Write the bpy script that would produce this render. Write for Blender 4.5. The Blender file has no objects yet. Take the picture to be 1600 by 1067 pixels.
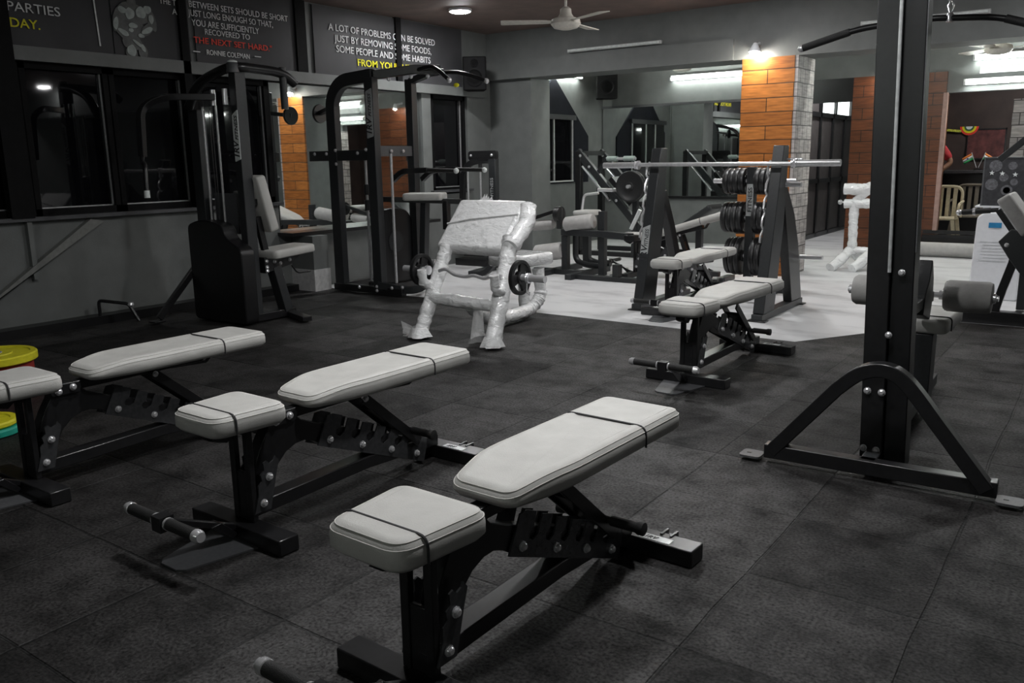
import bpy, bmesh, math, random
import numpy as np
from mathutils import Vector, Matrix
random.seed(7)
C = bpy.context.scene.collection
SC = bpy.context.scene

# ------------------------------------------------------------------ camera, world, exposure
FPX, YAW, PITCH, ROLL, CAMH = 1328.8, .6185, .2094, -.0167, 1.2744
def _rot():
    cy, sy = math.cos(YAW), math.sin(YAW)
    f = np.array([-sy*math.cos(PITCH), cy*math.cos(PITCH), -math.sin(PITCH)])
    r = np.array([cy, sy, 0.]); u = np.cross(r, f)
    return math.cos(ROLL)*r + math.sin(ROLL)*u, -math.sin(ROLL)*r + math.cos(ROLL)*u, f
RR, UU, FF = _rot()
cam_d = bpy.data.cameras.new('camera'); cam = bpy.data.objects.new('camera', cam_d); C.objects.link(cam)
cam_d.sensor_width = 36; cam_d.lens = FPX/1600*36; cam_d.clip_start = .05
M = Matrix.Identity(4)
for i in range(3):
    M[i][0], M[i][1], M[i][2] = RR[i], UU[i], -FF[i]
M[2][3] = CAMH
cam.matrix_world = M
SC.camera = cam
SC.view_settings.view_transform = 'Standard'; SC.view_settings.look = 'None'
SC.view_settings.exposure = 0; SC.view_settings.gamma = 1
w = bpy.data.worlds.new('night'); SC.world = w; w.use_nodes = True
w.node_tree.nodes['Background'].inputs[0].default_value = (.6, .65, .75, 1)
w.node_tree.nodes['Background'].inputs[1].default_value = .004

DOWNLIGHT, TUBE, SPOT = 290., 75., 320.      # radiance of the lamps

# points of the photograph turned into places at a known depth or height
def ray(px, py): return RR*((px-800)/FPX) - UU*((py-533.5)/FPX) + FF
CAM = np.array([0, 0, CAMH])
def onz(px, py, z=0.): d = ray(px, py); return Vector(CAM + d*((z-CAMH)/d[2]))
def onx(px, py, X): d = ray(px, py); return Vector(CAM + d*(X/d[0]))
def ony(px, py, Y): d = ray(px, py); return Vector(CAM + d*(Y/d[1]))

# ------------------------------------------------------------------ materials
def new_mat(name):
    m = bpy.data.materials.new(name); m.use_nodes = True
    return m, m.node_tree, m.node_tree.nodes['Principled BSDF']
def mat(name, col, rough=.5, metal=0., var=.12, scale=30., bump=0., bscale=200., coat=0., spec=.5, detail=4):
    m, nt, b = new_mat(name); N, L = nt.nodes, nt.links
    tc = N.new('ShaderNodeTexCoord')
    n = N.new('ShaderNodeTexNoise'); n.inputs['Scale'].default_value = scale; n.inputs['Detail'].default_value = detail
    L.new(tc.outputs['Object'], n.inputs['Vector'])
    r = N.new('ShaderNodeValToRGB')
    r.color_ramp.elements[0].position, r.color_ramp.elements[1].position = .3, .7
    r.color_ramp.elements[0].color = [c*(1-var) for c in col] + [1]
    r.color_ramp.elements[1].color = [min(1, c*(1+var)) for c in col] + [1]
    L.new(n.outputs['Fac'], r.inputs['Fac']); L.new(r.outputs['Color'], b.inputs['Base Color'])
    b.inputs['Roughness'].default_value = rough; b.inputs['Metallic'].default_value = metal
    b.inputs['Specular IOR Level'].default_value = spec
    if coat: b.inputs['Coat Weight'].default_value = coat; b.inputs['Coat Roughness'].default_value = .08
    if bump:
        n2 = N.new('ShaderNodeTexNoise'); n2.inputs['Scale'].default_value = bscale; n2.inputs['Detail'].default_value = 3
        L.new(tc.outputs['Object'], n2.inputs['Vector'])
        bp = N.new('ShaderNodeBump'); bp.inputs['Strength'].default_value = bump; bp.inputs['Distance'].default_value = .01
        L.new(n2.outputs['Fac'], bp.inputs['Height']); L.new(bp.outputs['Normal'], b.inputs['Normal'])
    return m
def emit(name, col, s):
    m, nt, b = new_mat(name)
    b.inputs['Base Color'].default_value = (.8, .8, .8, 1)
    b.inputs['Emission Color'].default_value = list(col) + [1]; b.inputs['Emission Strength'].default_value = s
    return m
def math_node(nt, op, a, b=None, c=None):
    n = nt.nodes.new('ShaderNodeMath'); n.operation = op
    for i, v in enumerate((a, b, c)):
        if v is None: continue
        if isinstance(v, (int, float)): n.inputs[i].default_value = v
        else: nt.links.new(v, n.inputs[i])
    return n.outputs[0]
def rubber_floor_mat():
    m, nt, b = new_mat('rubber_tiles'); N, L = nt.nodes, nt.links
    tc = N.new('ShaderNodeTexCoord'); sp = N.new('ShaderNodeSeparateXYZ'); L.new(tc.outputs['Object'], sp.inputs[0])
    wob = N.new('ShaderNodeTexNoise'); wob.inputs['Scale'].default_value = 1.7; L.new(tc.outputs['Object'], wob.inputs['Vector'])
    wv = math_node(nt, 'MULTIPLY', math_node(nt, 'SUBTRACT', wob.outputs['Fac'], .5), .03)
    u = math_node(nt, 'DIVIDE', math_node(nt, 'ADD', math_node(nt, 'SUBTRACT', sp.outputs['X'], .1697), wv), .5)
    v = math_node(nt, 'DIVIDE', math_node(nt, 'ADD', math_node(nt, 'SUBTRACT', sp.outputs['Y'], .4169), wv), .5)
    fu, fv = math_node(nt, 'FLOOR', u), math_node(nt, 'FLOOR', v)
    du = math_node(nt, 'ABSOLUTE', math_node(nt, 'SUBTRACT', math_node(nt, 'FRACT', u), .5))
    dv = math_node(nt, 'ABSOLUTE', math_node(nt, 'SUBTRACT', math_node(nt, 'FRACT', v), .5))
    edge = math_node(nt, 'MAXIMUM', du, dv)
    seam = N.new('ShaderNodeMapRange'); seam.inputs[1].default_value = .4868; seam.inputs[2].default_value = .4935
    L.new(edge, seam.inputs[0])
    cell = N.new('ShaderNodeCombineXYZ'); L.new(fu, cell.inputs[0]); L.new(fv, cell.inputs[1])
    wn = N.new('ShaderNodeTexWhiteNoise'); wn.noise_dimensions = '3D'; L.new(cell.outputs[0], wn.inputs['Vector'])
    n1 = N.new('ShaderNodeTexNoise'); n1.inputs['Scale'].default_value = 5; n1.inputs['Detail'].default_value = 6; n1.inputs['Roughness'].default_value = .7
    n2 = N.new('ShaderNodeTexNoise'); n2.inputs['Scale'].default_value = 95; n2.inputs['Detail'].default_value = 3
    for n in (n1, n2): L.new(tc.outputs['Object'], n.inputs['Vector'])
    val = math_node(nt, 'MULTIPLY', math_node(nt, 'ADD', math_node(nt, 'MULTIPLY', wn.outputs['Value'], .8), .55),
                    math_node(nt, 'MULTIPLY', math_node(nt, 'SUBTRACT', math_node(nt, 'MULTIPLY', n1.outputs['Fac'], 3.6), .95), math_node(nt, 'SUBTRACT', math_node(nt, 'MULTIPLY', n2.outputs['Fac'], 3.2), .7)))
    base = N.new('ShaderNodeMix'); base.data_type = 'RGBA'
    base.inputs[6].default_value = (.004, .004, .004, 1); base.inputs[7].default_value = (.0155, .014, .0138, 1)
    L.new(val, base.inputs[0])
    mx = N.new('ShaderNodeMix'); mx.data_type = 'RGBA'; L.new(seam.outputs[0], mx.inputs[0]); L.new(base.outputs[2], mx.inputs[6])
    mx.inputs[7].default_value = (.003, .003, .003, 1)
    L.new(mx.outputs[2], b.inputs['Base Color']); b.inputs['Roughness'].default_value = .66; b.inputs['Specular IOR Level'].default_value = .42
    spv = math_node(nt, 'ADD', math_node(nt, 'MULTIPLY', val, .5), .08); spv.node.use_clamp = True; L.new(spv, b.inputs['Specular IOR Level'])
    h = math_node(nt, 'SUBTRACT', math_node(nt, 'MULTIPLY', n2.outputs['Fac'], .6), math_node(nt, 'MULTIPLY', seam.outputs[0], 1.5))
    bp = N.new('ShaderNodeBump'); bp.inputs['Strength'].default_value = .6; bp.inputs['Distance'].default_value = .006
    L.new(h, bp.inputs['Height']); L.new(bp.outputs['Normal'], b.inputs['Normal'])
    return m
def concrete_mat():
    m, nt, b = new_mat('pale_concrete'); N, L = nt.nodes, nt.links
    tc = N.new('ShaderNodeTexCoord')
    mp = N.new('ShaderNodeMapping'); mp.inputs['Scale'].default_value = (.9, 2.2, 1); L.new(tc.outputs['Object'], mp.inputs[0])
    n1 = N.new('ShaderNodeTexNoise'); n1.inputs['Scale'].default_value = 1.6; n1.inputs['Detail'].default_value = 7; n1.inputs['Roughness'].default_value = .6
    L.new(mp.outputs[0], n1.inputs['Vector'])
    r = N.new('ShaderNodeValToRGB'); e = r.color_ramp.elements
    e[0].position, e[0].color = .34, (.46, .46, .47, 1); e[1].position, e[1].color = .52, (.66, .66, .67, 1)
    L.new(n1.outputs['Fac'], r.inputs['Fac']); L.new(r.outputs['Color'], b.inputs['Base Color'])
    b.inputs['Roughness'].default_value = .45
    return m
def brick_mat(name, c1, c2, mortar, rowh, bw, rough=.45, msize=.006, spec=.5, shift=0.):
    m, nt, b = new_mat(name); N, L = nt.nodes, nt.links
    tc = N.new('ShaderNodeTexCoord'); sp = N.new('ShaderNodeSeparateXYZ'); L.new(tc.outputs['Object'], sp.inputs[0])
    cb = N.new('ShaderNodeCombineXYZ'); L.new(math_node(nt, 'ADD', math_node(nt, 'ADD', sp.outputs['X'], sp.outputs['Y']), shift), cb.inputs[0]); L.new(sp.outputs['Z'], cb.inputs[1])
    br = N.new('ShaderNodeTexBrick'); br.offset = .5; br.inputs['Scale'].default_value = 1
    br.inputs['Brick Width'].default_value = bw; br.inputs['Row Height'].default_value = rowh
    br.inputs['Mortar Size'].default_value = msize; br.inputs['Mortar Smooth'].default_value = .1; br.inputs['Bias'].default_value = 0
    br.inputs['Color1'].default_value = list(c1)+[1]; br.inputs['Color2'].default_value = list(c2)+[1]; br.inputs['Mortar'].default_value = list(mortar)+[1]
    L.new(cb.outputs[0], br.inputs['Vector'])
    mp = N.new('ShaderNodeMapping'); mp.inputs['Scale'].default_value = (2.5, 2.5, 22); L.new(tc.outputs['Object'], mp.inputs[0])
    n = N.new('ShaderNodeTexNoise'); n.inputs['Scale'].default_value = 2.2; n.inputs['Detail'].default_value = 6; L.new(mp.outputs[0], n.inputs['Vector'])
    mx = N.new('ShaderNodeMix'); mx.data_type = 'RGBA'; mx.blend_type = 'MULTIPLY'; mx.inputs[0].default_value = .75
    r = N.new('ShaderNodeValToRGB'); r.color_ramp.elements[0].color = (.45, .42, .4, 1); r.color_ramp.elements[1].color = (1.25, 1.2, 1.15, 1)
    r.color_ramp.elements[0].position, r.color_ramp.elements[1].position = .3, .65
    L.new(n.outputs['Fac'], r.inputs[0]); L.new(br.outputs['Color'], mx.inputs[6]); L.new(r.outputs[0], mx.inputs[7])
    L.new(mx.outputs[2], b.inputs['Base Color']); b.inputs['Roughness'].default_value = rough; b.inputs['Specular IOR Level'].default_value = spec
    bp = N.new('ShaderNodeBump'); bp.inputs['Strength'].default_value = .5; bp.inputs['Distance'].default_value = .005; bp.invert = True
    L.new(br.outputs['Fac'], bp.inputs['Height']); L.new(bp.outputs['Normal'], b.inputs['Normal'])
    return m
def wrap_mat():
    m, nt, b = new_mat('stretch_wrap'); N, L = nt.nodes, nt.links
    tc = N.new('ShaderNodeTexCoord')
    mp = N.new('ShaderNodeMapping'); mp.inputs['Scale'].default_value = (1, 1, 1.7); mp.inputs['Rotation'].default_value = (.5, .4, 0); L.new(tc.outputs['Object'], mp.inputs[0])
    n = N.new('ShaderNodeTexNoise'); n.inputs['Scale'].default_value = 9; n.inputs['Detail'].default_value = 8; n.inputs['Roughness'].default_value = .7; n.inputs['Distortion'].default_value = 1.2
    L.new(mp.outputs[0], n.inputs['Vector'])
    r = N.new('ShaderNodeValToRGB'); e = r.color_ramp.elements
    e[0].position, e[0].color = .30, (.62, .625, .63, 1); e[1].position, e[1].color = .48, (.90, .905, .91, 1)
    L.new(n.outputs['Fac'], r.inputs[0]); L.new(r.outputs[0], b.inputs['Base Color'])
    b.inputs['Roughness'].default_value = .2; b.inputs['Coat Weight'].default_value = .8; b.inputs['Coat Roughness'].default_value = .1
    n2 = N.new('ShaderNodeTexNoise'); n2.inputs['Scale'].default_value = 17; n2.inputs['Detail'].default_value = 5; n2.inputs['Distortion'].default_value = .8
    L.new(mp.outputs[0], n2.inputs['Vector'])
    bp = N.new('ShaderNodeBump'); bp.inputs['Strength'].default_value = .8; bp.inputs['Distance'].default_value = .014
    L.new(n2.outputs['Fac'], bp.inputs['Height']); L.new(bp.outputs['Normal'], b.inputs['Normal'])
    return m
def clear_wrap_mat():
    m, nt, b = new_mat('loose_clear_wrap'); N, L = nt.nodes, nt.links
    b.inputs['Base Color'].default_value = (.7, .7, .7, 1); b.inputs['Roughness'].default_value = .15; b.inputs['Alpha'].default_value = .45
    tc = N.new('ShaderNodeTexCoord'); n2 = N.new('ShaderNodeTexNoise'); n2.inputs['Scale'].default_value = 40; L.new(tc.outputs['Object'], n2.inputs['Vector'])
    bp = N.new('ShaderNodeBump'); bp.inputs['Strength'].default_value = .8; bp.inputs['Distance'].default_value = .02
    L.new(n2.outputs['Fac'], bp.inputs['Height']); L.new(bp.outputs['Normal'], b.inputs['Normal'])
    return m

RUBBER = rubber_floor_mat(); CONC = concrete_mat()
WALL = mat('grey_paint', (.155, .164, .16), .6, var=.1, scale=6, bump=.1, bscale=60)
CEIL = mat('brown_ceiling', (.16, .115, .10), .7, var=.15, scale=5)
BLACKST = mat('black_painted_steel', (.012, .012, .013), .3, var=.2, scale=40, spec=.5)
STEEL = mat('dark_grey_powder_coat', (.024, .026, .028), .4, var=.15, scale=90, spec=.5)
GREYST = mat('grey_powder_coat', (.075, .077, .082), .45, var=.15, scale=90)
GLOSSBLK = mat('glossy_black_plate', (.085, .087, .092), .24, .55, var=.2, scale=60, spec=.6)
CHROME = mat('chrome', (.80, .80, .82), .2, .6, var=.05, scale=20)
BRUSHED = mat('brushed_steel', (.60, .60, .61), .3, .5, var=.1, scale=50)
VINYL = mat('grey_vinyl', (.50, .495, .475), .5, var=.06, scale=14, bump=.12, bscale=260, spec=.35)
FOAM = mat('grey_foam_cover', (.43, .42, .41), .6, var=.08, scale=20, bump=.1, bscale=120)
FOAMDK = mat('dusty_foam_cover', (.34, .335, .325), .65, var=.1, scale=20, bump=.1, bscale=120)
PIPING = mat('dark_piping', (.03, .03, .032), .6)
STITCH = mat('pale_thread', (.70, .69, .66), .7)
GRIP = mat('black_rubber_grip', (.012, .012, .012), .6, var=.3, scale=200, bump=.3, bscale=400)
IRON = mat('black_plate_rubber', (.016, .016, .017), .4, var=.25, scale=60)
SHROUD = mat('black_plastic_shroud', (.007, .007, .008), .35, var=.2)
FRAMEBLK = mat('matt_black_frame', (.006, .006, .0065), .65, var=.2, scale=20, spec=.12)
GLASS = mat('night_window_glass', (.004, .004, .005), .03, var=.2, scale=2, spec=.5)
FILM = mat('tinted_film', (.013, .014, .019), .6, var=.15, scale=4, spec=.08)
MIRROR = mat('mirror_silver', (.74, .77, .76), .015, 1., var=.01, scale=3)
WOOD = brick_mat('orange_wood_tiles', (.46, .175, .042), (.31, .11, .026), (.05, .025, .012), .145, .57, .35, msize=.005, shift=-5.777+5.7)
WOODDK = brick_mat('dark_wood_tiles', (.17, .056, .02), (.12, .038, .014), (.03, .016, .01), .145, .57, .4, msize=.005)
WHITEB = brick_mat('white_brick_cladding', (.52, .50, .50), (.36, .345, .345), (.09, .085, .085), .145, .16, .6)
BANNER = mat('dark_banner_vinyl', (.056, .056, .06), .5, var=.12, scale=3, bump=.1, bscale=5, spec=.22)
LETTER = mat('pale_letters', (.78, .79, .79), .5, spec=.2); YELLOW = mat('yellow_letters', (.80, .74, .03), .5, spec=.2); RED = mat('red_letters', (.80, .07, .045), .5, spec=.2)
PRINT = mat('grey_photo_print', (.085, .09, .088), .4, var=.35, scale=16)
PRINTLT = mat('pale_photo_print', (.33, .37, .355), .4, var=.25, scale=22)
CREAM = mat('cream_enamel', (.72, .69, .62), .35)
WHITE = mat('white_plastic', (.72, .73, .76), .35, var=.03)
WHITEBOARD = mat('white_base_paint', (.60, .60, .60), .6)
LABEL = mat('silver_label', (.55, .57, .57), .3, .3, var=.2, scale=30)
BRIGHTLABEL = mat('white_label', (.74, .78, .77), .35)
BUMPER_Y = mat('yellow_bumper_rubber', (.62, .58, .02), .45); BUMPER_R = mat('red_bumper_rubber', (.30, .025, .02), .5); BUMPER_G = mat('green_bumper_rubber', (.01, .30, .22), .5)
DOOR = mat('brown_black_panel', (.10, .09, .088), .4, var=.2, scale=8)
BACKROOM = mat('dark_brown_panel', (.05, .033, .028), .6, var=.3, scale=3)
WRAP = wrap_mat(); CLEAR = clear_wrap_mat()
L_WHITE = emit('cool_lamp', (1, 1, 1), DOWNLIGHT); L_TUBE = emit('tube_lamp', (.93, 1, .94), TUBE)
L_SPOT = emit('spot_lamp', (1, .93, .84), SPOT); L_FROST = emit('lit_frosted_pane', (.9, 1, .97), 3.2)
BATTEN = mat('white_batten_plastic', (.55, .56, .56), .35)

# ------------------------------------------------------------------ mesh helpers
class MB:
    def __init__(s): s.v, s.f = [], []
    def add(s, vs, fs):
        o = len(s.v); s.v += [Vector(p) for p in vs]; s.f += [[i+o for i in f] for f in fs]; return s
    def box(s, c, size, rot=None):
        c = Vector(c); h = [x/2 for x in size]
        vs = [Vector((x*h[0], y*h[1], z*h[2])) for x in (-1, 1) for y in (-1, 1) for z in (-1, 1)]
        if rot is not None: vs = [rot @ v for v in vs]
        return s.add([c+v for v in vs], [(0,1,3,2), (4,6,7,5), (0,4,5,1), (2,3,7,6), (0,2,6,4), (1,5,7,3)])
    def span(s, a, b): return s.box([(a[i]+b[i])/2 for i in range(3)], [abs(b[i]-a[i]) for i in range(3)])
    def bar(s, p0, p1, w, h, up=(0, 0, 1)):
        p0, p1 = Vector(p0), Vector(p1); d = (p1-p0); L = d.length; d.normalize(); u = Vector(up)
        x = d.cross(u)
        if x.length < 1e-4: x = d.cross(Vector((0, 1, 0)))
        x.normalize(); u = x.cross(d)
        R = Matrix((x, d, u)).transposed()
        return s.box((p0+p1)/2, (w, L, h), R)
    def tube(s, pts, r, n=12, jit=0., caps=True):
        pts = [Vector(p) for p in pts]; rings = []
        t0 = (pts[1]-pts[0]).normalized()
        x = t0.orthogonal().normalized()
        for i, p in enumerate(pts):
            t = (pts[min(i+1, len(pts)-1)]-pts[max(i-1, 0)]).normalized()
            x = (x - t*x.dot(t)).normalized(); y = t.cross(x)
            ri = r[i] if isinstance(r, (list, tuple)) else r
            ring = []
            for k in range(n):
                a = 2*math.pi*k/n; q = ri*(1+random.uniform(-jit, jit))
                ring.append(p + x*math.cos(a)*q + y*math.sin(a)*q)
            rings.append(ring)
        vs = [v for g in rings for v in g]; fs = []
        for i in range(len(pts)-1):
            for k in range(n):
                a, b = i*n+k, i*n+(k+1) % n; fs.append((a, b, b+n, a+n))
        if caps: fs += [tuple(range(n-1, -1, -1)), tuple(range((len(pts)-1)*n, len(pts)*n))]
        return s.add(vs, fs)
    def rect_tube(s, pts, w, h, side):
        """box-section tube along pts; side = direction that keeps width w"""
        pts = [Vector(p) for p in pts]; sd = Vector(side).normalized(); vs = []; fs = []
        for i, p in enumerate(pts):
            a = (pts[i]-pts[i-1]).normalized() if i else None; b = (pts[i+1]-pts[i]).normalized() if i < len(pts)-1 else None
            t = ((a or b)+(b or a)).normalized(); nrm = t.cross(sd).normalized()
            k = 1/max(.5, t.dot(a or b)); 
            vs += [p+sd*w/2+nrm*h/2*k, p-sd*w/2+nrm*h/2*k, p-sd*w/2-nrm*h/2*k, p+sd*w/2-nrm*h/2*k]
        for i in range(len(pts)-1):
            for k in range(4): fs.append((i*4+k, i*4+(k+1) % 4, i*4+4+(k+1) % 4, i*4+4+k))
        fs += [(3, 2, 1, 0), tuple(range(len(vs)-4, len(vs)))]
        return s.add(vs, fs)
    def cyl(s, p0, p1, r, n=20, r1=None): return s.tube([p0, p1], [r, r if r1 is None else r1], n)
    def lathe(s, c, axis, prof, n=32):
        """prof = (radius, distance along the axis)"""
        c = Vector(c); t = Vector(axis).normalized(); x = t.orthogonal().normalized(); y = t.cross(x); vs = []; fs = []
        for r, d in prof:
            for k in range(n):
                a = 2*math.pi*k/n; vs.append(c + t*d + (x*math.cos(a)+y*math.sin(a))*max(r, 1e-4))
        for i in range(len(prof)-1):
            for k in range(n):
                a, b = i*n+k, i*n+(k+1) % n; fs.append((a, b, b+n, a+n))
        fs += [tuple(range(n-1, -1, -1)), tuple(range((len(prof)-1)*n, len(prof)*n))]
        return s.add(vs, fs)
    def prism(s, poly, o, ex, ey, ez, t):
        """poly in (ex, ey) from o, thickness t along ez centred"""
        o, ex, ey, ez = Vector(o), Vector(ex), Vector(ey), Vector(ez); n = len(poly)
        vs = [o+ex*a+ey*b+ez*(-t/2) for a, b in poly]+[o+ex*a+ey*b+ez*(t/2) for a, b in poly]
        fs = [tuple(range(n-1, -1, -1)), tuple(range(n, 2*n))]+[(i, (i+1) % n, n+(i+1) % n, n+i) for i in range(n)]
        return s.add(vs, fs)
    def sphere(s, c, r, n=14, sq=(1, 1, 1)):
        c = Vector(c); vs = []; fs = []; m = n//2
        for i in range(m+1):
            th = math.pi*i/m
            for k in range(n):
                a = 2*math.pi*k/n; vs.append(c+Vector((r*sq[0]*max(math.sin(th), 1e-3)*math.cos(a), r*sq[1]*max(math.sin(th), 1e-3)*math.sin(a), r*sq[2]*math.cos(th))))
        for i in range(m):
            for k in range(n):
                a, b = i*n+k, i*n+(k+1) % n; fs.append((a, a+n, b+n, b))
        return s.add(vs, fs)
    def cushion(s, outline, zlo, zhi, r, frame=None, zbot=None):
        """padded block: outline is a closed 2D loop; zlo, zhi are numbers or functions of (x, y)"""
        n = len(outline); P = [Vector((a, b)) for a, b in outline]; nor = []
        for i in range(n):
            e = (P[(i+1) % n]-P[i-1]).normalized(); nor.append(Vector((e.y, -e.x)))
        area = sum(P[i].x*P[(i+1) % n].y-P[(i+1) % n].x*P[i].y for i in range(n))
        sg = 1 if area > 0 else -1
        lay = []
        for a in (0, 30, 60, 90): lay.append((r*.6*(1-math.sin(math.radians(a))), 'lo', r*.6*(1-math.cos(math.radians(a)))))
        lay = [(r*.5, 'lo', 0.), (0., 'lo', r*.5), (0., 'hi', r)]
        for a in (30, 60, 90): lay.append((r*(1-math.cos(math.radians(a))), 'hi', r*(1-math.sin(math.radians(a)))))
        lay += [(r*1.12, 'hi', 0.), (r*1.28, 'hi', 0.)]
        fz = lambda q, x, y: q(x, y) if callable(q) else q
        vs = []; fs = []
        for ins, wh, off in lay:
            for i in range(n):
                p = P[i]-nor[i]*sg*ins
                z = fz(zlo, p.x, p.y)+off if wh == 'lo' else fz(zhi, p.x, p.y)-off
                vs.append(Vector((p.x, p.y, z)))
        for l in range(len(lay)-1):
            for i in range(n):
                a, b = l*n+i, l*n+(i+1) % n; fs.append((a, b, b+n, a+n) if sg > 0 else (a, a+n, b+n, b))
        # caps as strips between mirrored points
        def cap(o, flip):
            i, j = 0, n-1
            while i < j:
                f = [o+i, o+i+1, o+j-1, o+j] if j-i > 2 else list(range(o+i, o+j+1))
                if j-i > 2 or len(f) >= 3: fs.append(tuple(f) if flip else tuple(reversed(f)))
                i += 1; j -= 1
                if j-i < 2 and i < j: break
        cap((len(lay)-1)*n, sg > 0); cap(0, sg < 0)
        if frame is not None: vs = [frame @ v for v in vs]
        return s.add(vs, fs)
    def bolt(s, p, d, r=.011):
        p, d = Vector(p), Vector(d).normalized()
        return s.lathe(p, d, [(r*1.25, 0), (r*1.25, r*.3), (r, r*.35), (r*.95, r*.8), (r*.6, r*1.1)], 10)
def round_poly(pts, rad, k=4):
    out = []; n = len(pts)
    for i in range(n):
        p = Vector(pts[i]); a = (Vector(pts[i-1])-p); b = (Vector(pts[(i+1) % n])-p)
        rr = rad[i] if isinstance(rad, (list, tuple)) else rad
        l = min(rr, a.length*.45, b.length*.45); p0, p1 = p+a.normalized()*l, p+b.normalized()*l
        for j in range(k+1):
            t = j/k; q = p0*(1-t)**2+p*2*t*(1-t)+p1*t*t; out.append((q.x, q.y))
    return out
def pad_loop(outline, zlo, zhi, r, ang, frame=None):
    n = len(outline); P = [Vector(p) for p in outline]; out = []
    sg = 1 if sum(P[i].x*P[(i+1) % n].y-P[(i+1) % n].x*P[i].y for i in range(n)) > 0 else -1
    ins, off = r*(1-math.cos(math.radians(ang))), r*(1-math.sin(math.radians(ang)))
    for i in list(range(n))+[0]:
        e = (P[(i+1) % n]-P[i-1]).normalized(); p = P[i]-Vector((e.y, -e.x))*sg*ins
        q = Vector((p.x, p.y, (zhi(p.x, p.y) if callable(zhi) else zhi)-off+.0006)); out.append(frame @ q if frame is not None else q)
    return out
def smooth_path(pts, k=6, closed=False):
    P = [Vector(p) for p in pts]; out = []
    for i in range(len(P)-1):
        p0, p1, p2, p3 = P[max(i-1, 0)], P[i], P[i+1], P[min(i+2, len(P)-1)]
        for j in range(k):
            t = j/k; out.append(.5*((2*p1)+(p2-p0)*t+(2*p0-5*p1+4*p2-p3)*t*t+(3*p1-p0-3*p2+p3)*t**3))
    out.append(P[-1]); return out
def bend(pts, r=.06, k=5):
    """polyline with rounded corners"""
    P = [Vector(p) for p in pts]; out = [P[0]]
    for i in range(1, len(P)-1):
        a, b = P[i-1]-P[i], P[i+1]-P[i]; l = min(r, a.length*.48, b.length*.48)
        p0, p1 = P[i]+a.normalized()*l, P[i]+b.normalized()*l
        for j in range(k+1):
            t = j/k; out.append(p0*(1-t)**2+P[i]*2*t*(1-t)+p1*t*t)
    out.append(P[-1]); return out

def obj(name, mb, material, parent=None, smooth=40, bevel=0.):
    me = bpy.data.meshes.new(name); off = parent_off(parent)
    me.from_pydata([tuple(v-off) for v in mb.v], [], mb.f); me.update()
    b = bmesh.new(); b.from_mesh(me); bmesh.ops.recalc_face_normals(b, faces=b.faces); b.to_mesh(me); b.free()
    me.materials.append(material)
    if smooth:
        for p in me.polygons: p.use_smooth = True
        me.set_sharp_from_angle(angle=math.radians(smooth))
    o = bpy.data.objects.new(name, me); C.objects.link(o)
    if parent is not None: o.parent = parent
    if bevel:
        md = o.modifiers.new('edge', 'BEVEL'); md.width = bevel; md.segments = 2; md.limit_method = 'ANGLE'; md.angle_limit = math.radians(50)
    return o
def parent_off(p):
    v = Vector((0, 0, 0))
    while p is not None: v += Vector(p.get('_o', (0, 0, 0))); p = p.parent
    return v
def bolts(parent, pts, d, r=.012, m=None):
    for p in pts: obj('bolt', MB().bolt(p, d, r), m or CHROME, parent)
ROOTS = []
def thing(name, label, cat, loc=(0, 0, 0), group=None):
    """an Empty at the thing's base; its parts are given in room coordinates"""
    o = bpy.data.objects.new(name, None); C.objects.link(o); o.empty_display_size = .1
    o.location = loc; o['_o'] = tuple(loc); ROOTS.append(o)
    return tag(o, label, cat, group)
def tag(o, label, cat, group=None):
    o['label'] = label; o['category'] = cat
    if group: o['group'] = group
    return o
def struct(name, mb, m, parent=None, **k):
    o = obj(name, mb, m, parent, **k)
    if parent is None: o['kind'] = 'structure'
    return o
def copy_tree(o, parent=None):
    c = o.copy(); C.objects.link(c); c.parent = parent
    for ch in list(o.children): copy_tree(ch, c)
    return c
def text_mb(body, size, o, ex, ey, ez, align='LEFT', bold=0., extrude=.0015, shear=0., width=None):
    cu = bpy.data.curves.new('text', 'FONT'); cu.body = body; cu.size = size; cu.align_x = align; cu.extrude = extrude; cu.offset = bold*size*.35; cu.shear = shear
    cu.resolution_u = 3
    t = bpy.data.objects.new('text', cu); C.objects.link(t)
    me = bpy.data.meshes.new_from_object(t.evaluated_get(bpy.context.evaluated_depsgraph_get()))
    vs = [v.co.copy() for v in me.vertices]; fs = [list(p.vertices) for p in me.polygons]
    bpy.data.objects.remove(t); bpy.data.curves.remove(cu); bpy.data.meshes.remove(me)
    k = 1.
    if width and vs:
        xs = [v.x for v in vs]; k = width/(max(xs)-min(xs)); 
    o, ex, ey, ez = Vector(o), Vector(ex), Vector(ey), Vector(ez)
    mb = MB(); mb.add([o+ex*v.x*k+ey*v.y+ez*v.z for v in vs], fs); return mb

# ------------------------------------------------------------------ the room
XL, YB, ZC = -6.95, 12.39, 2.88
struct('floor', MB().span((-7.2, -4.2, -.2), (5.2, 17, -.015)), CONC, smooth=0)
rub = [(-6.95, -4), (5, -4), (5, 7.25), (-.93, 7.25), (-1.763, 5.9), (-4.9, 6.0), (-5.25, 6.12), (-5.85, 6.12), (-6.95, 6.12)]
rf = struct('floor_rubber', MB().prism(rub, (0, 0, -.0073), (1, 0, 0), (0, 1, 0), (0, 0, 1), .0146), RUBBER, smooth=0)
struct('ceiling', MB().span((-7.2, -4.2, ZC), (5.2, 17, ZC+.2)), CEIL, smooth=0)
wl = MB().span((XL-.25, -4.2, -.02), (XL, 5.735, .88)).span((XL-.25, 5.735, -.02), (XL, 7.985, .57)).span((XL-.25, 7.985, -.02), (XL, YB, .88)).span((XL-.25, -4.2, 2.09), (XL, YB, ZC))
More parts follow.
